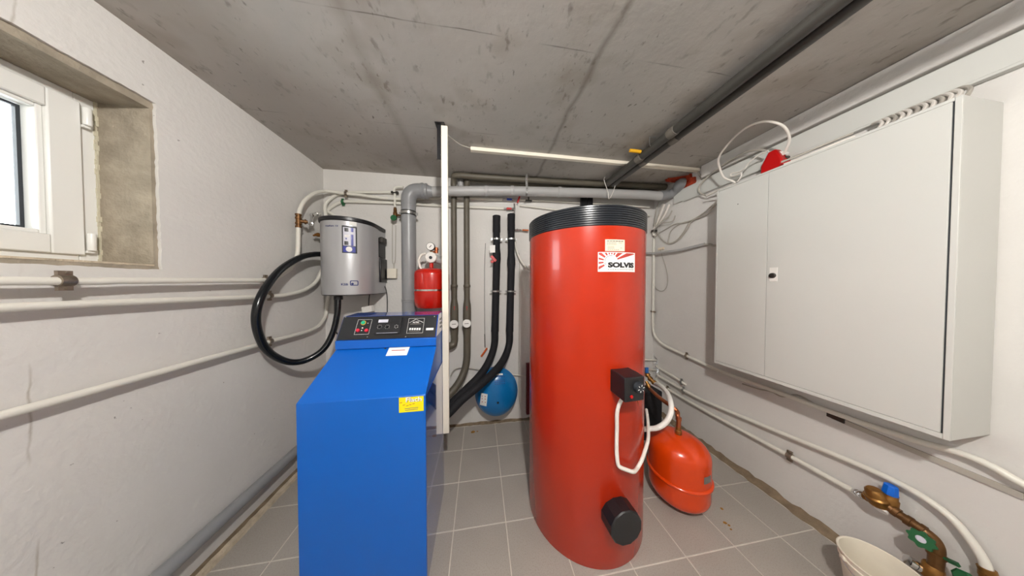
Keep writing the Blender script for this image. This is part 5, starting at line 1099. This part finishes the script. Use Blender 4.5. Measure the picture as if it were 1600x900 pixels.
cable('pair-end cable running off the cabinet corner to the wall', [Vector((1.80, 1.30, CZ1 + 0.007)), atx(1135, 292, 1.82), atx(1115, 301, 1.87), atx(1104, 307, 1.9)], 0.006, 'white_cable')
for k in range(12):
    y_ = 0.548 + 0.0165 * k
    tag(MB().tube(catmull([Vector((XR - 0.036, y_ + 0.075, tz0 - 0.012)), Vector((1.905, y_ + 0.04, tz0 - 0.030)), Vector((1.855, y_ + 0.012, 2.176)), Vector((1.80, y_, CZ1 + 0.008))], 3), 0.0060, 8).obj('cable', 'white_cable' if k % 3 else 'grey_cable'),
        'short cable in the row dropping from the trunking into the cabinet top', 'cable', 'row of cables into the cabinet top')
be = atx(1212, 262, 1.86)
sr = thing('siren', 'red plastic alarm siren standing on top of the grey cabinet', 'siren', (1.86, be.y, CZ1))
zb3 = CZ1 + 0.002
def loopz(hx_, hy_, z_, ox=0, oy=0): return [Vector((1.86 + ox + hx_ * sx_, be.y + oy + hy_ * sy_, z_)) for sx_, sy_ in ((-1, -1), (1, -1), (1, 1), (-1, 1))]
lo_, mid_, hi_ = loopz(0.04, 0.052, zb3), loopz(0.038, 0.050, zb3 + 0.07, 0, 0.002), loopz(0.02, 0.018, zb3 + 0.155, 0.005, 0.012)
b = MB(); b.add(lo_ + mid_ + hi_, [(3, 2, 1, 0), (8, 9, 10, 11)] + [(i, (i + 1) % 4, (i + 1) % 4 + 4, i + 4) for i in range(4)] + [(i + 4, (i + 1) % 4 + 4, (i + 1) % 4 + 8, i + 8) for i in range(4)], True); b.obj('housing', 'red_plastic', sr, bevel=0.008)
MB().obox(atx(1222, 239, 1.87), (0, -1, -0.7), (1, 0, 0), (0, -0.7, 1), 0.03, 0.012, 0.008).obj('cable_entry', 'white_plastic', sr, bevel=0.003)
MB().lathe(atx(1228, 246, 1.87), (0, -1, -0.5), [(0.009, -0.01), (0.009, 0.012), (0.006, 0.016), (0, 0.016)], 10).obj('gland', 'dark_steel', sr)
# ---- cables in the back right corner
cr = lambda px, py, o=.03: WR(px, py, o) if px > 1020 else aty(px, py, YB - o)
for k, (dx, lab) in enumerate(((0, 'left white conduit slanting down from the trunk end to a strap'), (8, 'right white conduit slanting down from the trunk end to a strap'))):
    P = [WR(1038 + dx, 319, .035), WR(1031 + dx * .8, 338, .035), Vector((XR - .045, 2.155, aty(1020, 360, 2.155).z)), Vector((XR - .05 + .012 * k, 2.15, aty(1017, 368, 2.15).z))]
    cable(lab, P, 0.0105, 'white_cable', 'white conduits in the corner')
b = MB(); st_ = Vector((XR - .045, 2.15, aty(1019, 361, 2.15).z)); b.lathe(st_, (0, 0, 1), [(0.028, -0.010), (0.031, -0.010), (0.031, 0.010), (0.028, 0.010)], 14); tag(b.obj('strap', 'dark_steel'), 'dark metal strap gathering the cables in the corner', 'strap')
for k, (px_, py_, lab) in enumerate(((1024, 322, 'first grey cable of the sheaf squeezed into the corner strap'), (1029, 326, 'second grey cable of the sheaf squeezed into the corner strap'), (1036, 331, 'third grey cable of the sheaf squeezed into the corner strap'), (1042, 338, 'fourth grey cable of the sheaf squeezed into the corner strap'), (1047, 346, 'outermost grey cable of the sheaf squeezed into the corner strap'))):
    cable(lab, [WR(px_ + 8, py_ - 9, .02 + .006 * k), WR(px_ + 3, py_, .03 + .006 * k), WR(1021 + (px_ - 1020) * .45, 349, .05), st_ + Vector((0.012 - 0.006 * k, -0.004 * k + 0.008, 0.01)), st_ + Vector((0.010 - 0.005 * k, 0.004 - 0.003 * k, -0.025))], 0.006, 'grey_cable', 'grey cables gathered in the corner strap')
cable('grey cable drooping from the cabinet side to the corner strap', [WR(1122, 312, .05), WR(1112, 322, .04), WR(1100, 332, .03), WR(1085, 342, .02), WR(1070, 348, .015), WR(1055, 350, .012), WR(1042, 357, .012), WR(1030, 364, .015), WR(1022, 372, .02)], 0.006)
cable('grey cable in a pointed loop below the drooping cables', [WR(1122, 316, .06), WR(1105, 334, .03), WR(1082, 345, .02), WR(1074, 358, .012), WR(1062, 373, .012), WR(1048, 381, .012), WR(1036, 376, .012), WR(1027, 363, .015), WR(1021, 350, .02)], 0.006)
cable('second grey cable hanging in a narrow loop beside the corner', [WR(1078, 345, .02), WR(1062, 350, .015), WR(1049, 360, .012), WR(1045, 372, .012), WR(1045, 380, .012), WR(1056, 376, .012), WR(1067, 364, .012), WR(1076, 348, .016)], 0.005)
cable('thin grey wire looping below the grey conduit', [WR(1031, 388, .012), WR(1036, 404, .01), WR(1041, 420, .01), WR(1043.5, 438, .01), WR(1040, 451, .01), WR(1032, 455, .01), WR(1024, 449, .01), WR(1020.5, 437, .012)], 0.003)
g0, g1 = WR(1020, 396, .062), WR(1101, 381.5, .025)
gc = thing('conduit', 'grey plastic conduit running from the corner to the cabinet', 'conduit', (g0 + g1) / 2)
MB().tube([g0 + Vector((-0.12, 0.0, 0.0)), g0, WR(1060, 391.5, .045), g1], 0.0125, 12).obj('conduit', 'light_pvc', gc)
MB().tube(catmull([g1 + (g1 - g0).normalized() * -0.01, WR(1110, 382, .03), WR(1117, 384, .05), Vector((XR - 0.08, CY1 + 0.001, WR(1119, 386, .05).z))], 4), 0.0085, 8).obj('cable', 'grey_cable', gc)
tag(MB().obox(WR(1033, 388.5, .015), (0, 1, 0), (1, 0, 0), (0, 0, 1), 0.035, 0.008, 0.012).obj('connector', 'cream_paper', bevel=0.002), 'small beige cable connector on top of the grey conduit', 'connector')
# ================================================================== GREY DRAIN ALONG THE FOOT OF THE LEFT WALL
zd0 = atx(400, 764, -1.368).z
fd = thing('floor_drain_pipe', 'grey plastic drain pipe lying along the foot of the window wall', 'pipe', (-1.368, 1.2, zd0))
MB().tube([(-1.366, YF + 0.01, zd0 - 0.01), (-1.366, 2.0, zd0 + 0.01)], 0.0325, 18).obj('pipe', 'grey_pvc', fd)
for y_ in (-1.0, 0.3): clamp(fd, (-1.366, y_, zd0 - 0.01 + 0.02 * (y_ - YF) / (2.0 - YF)), (0, 1, 0), (-1, 0, 0), 0.0325, 0.034, 'steel', 0.02)
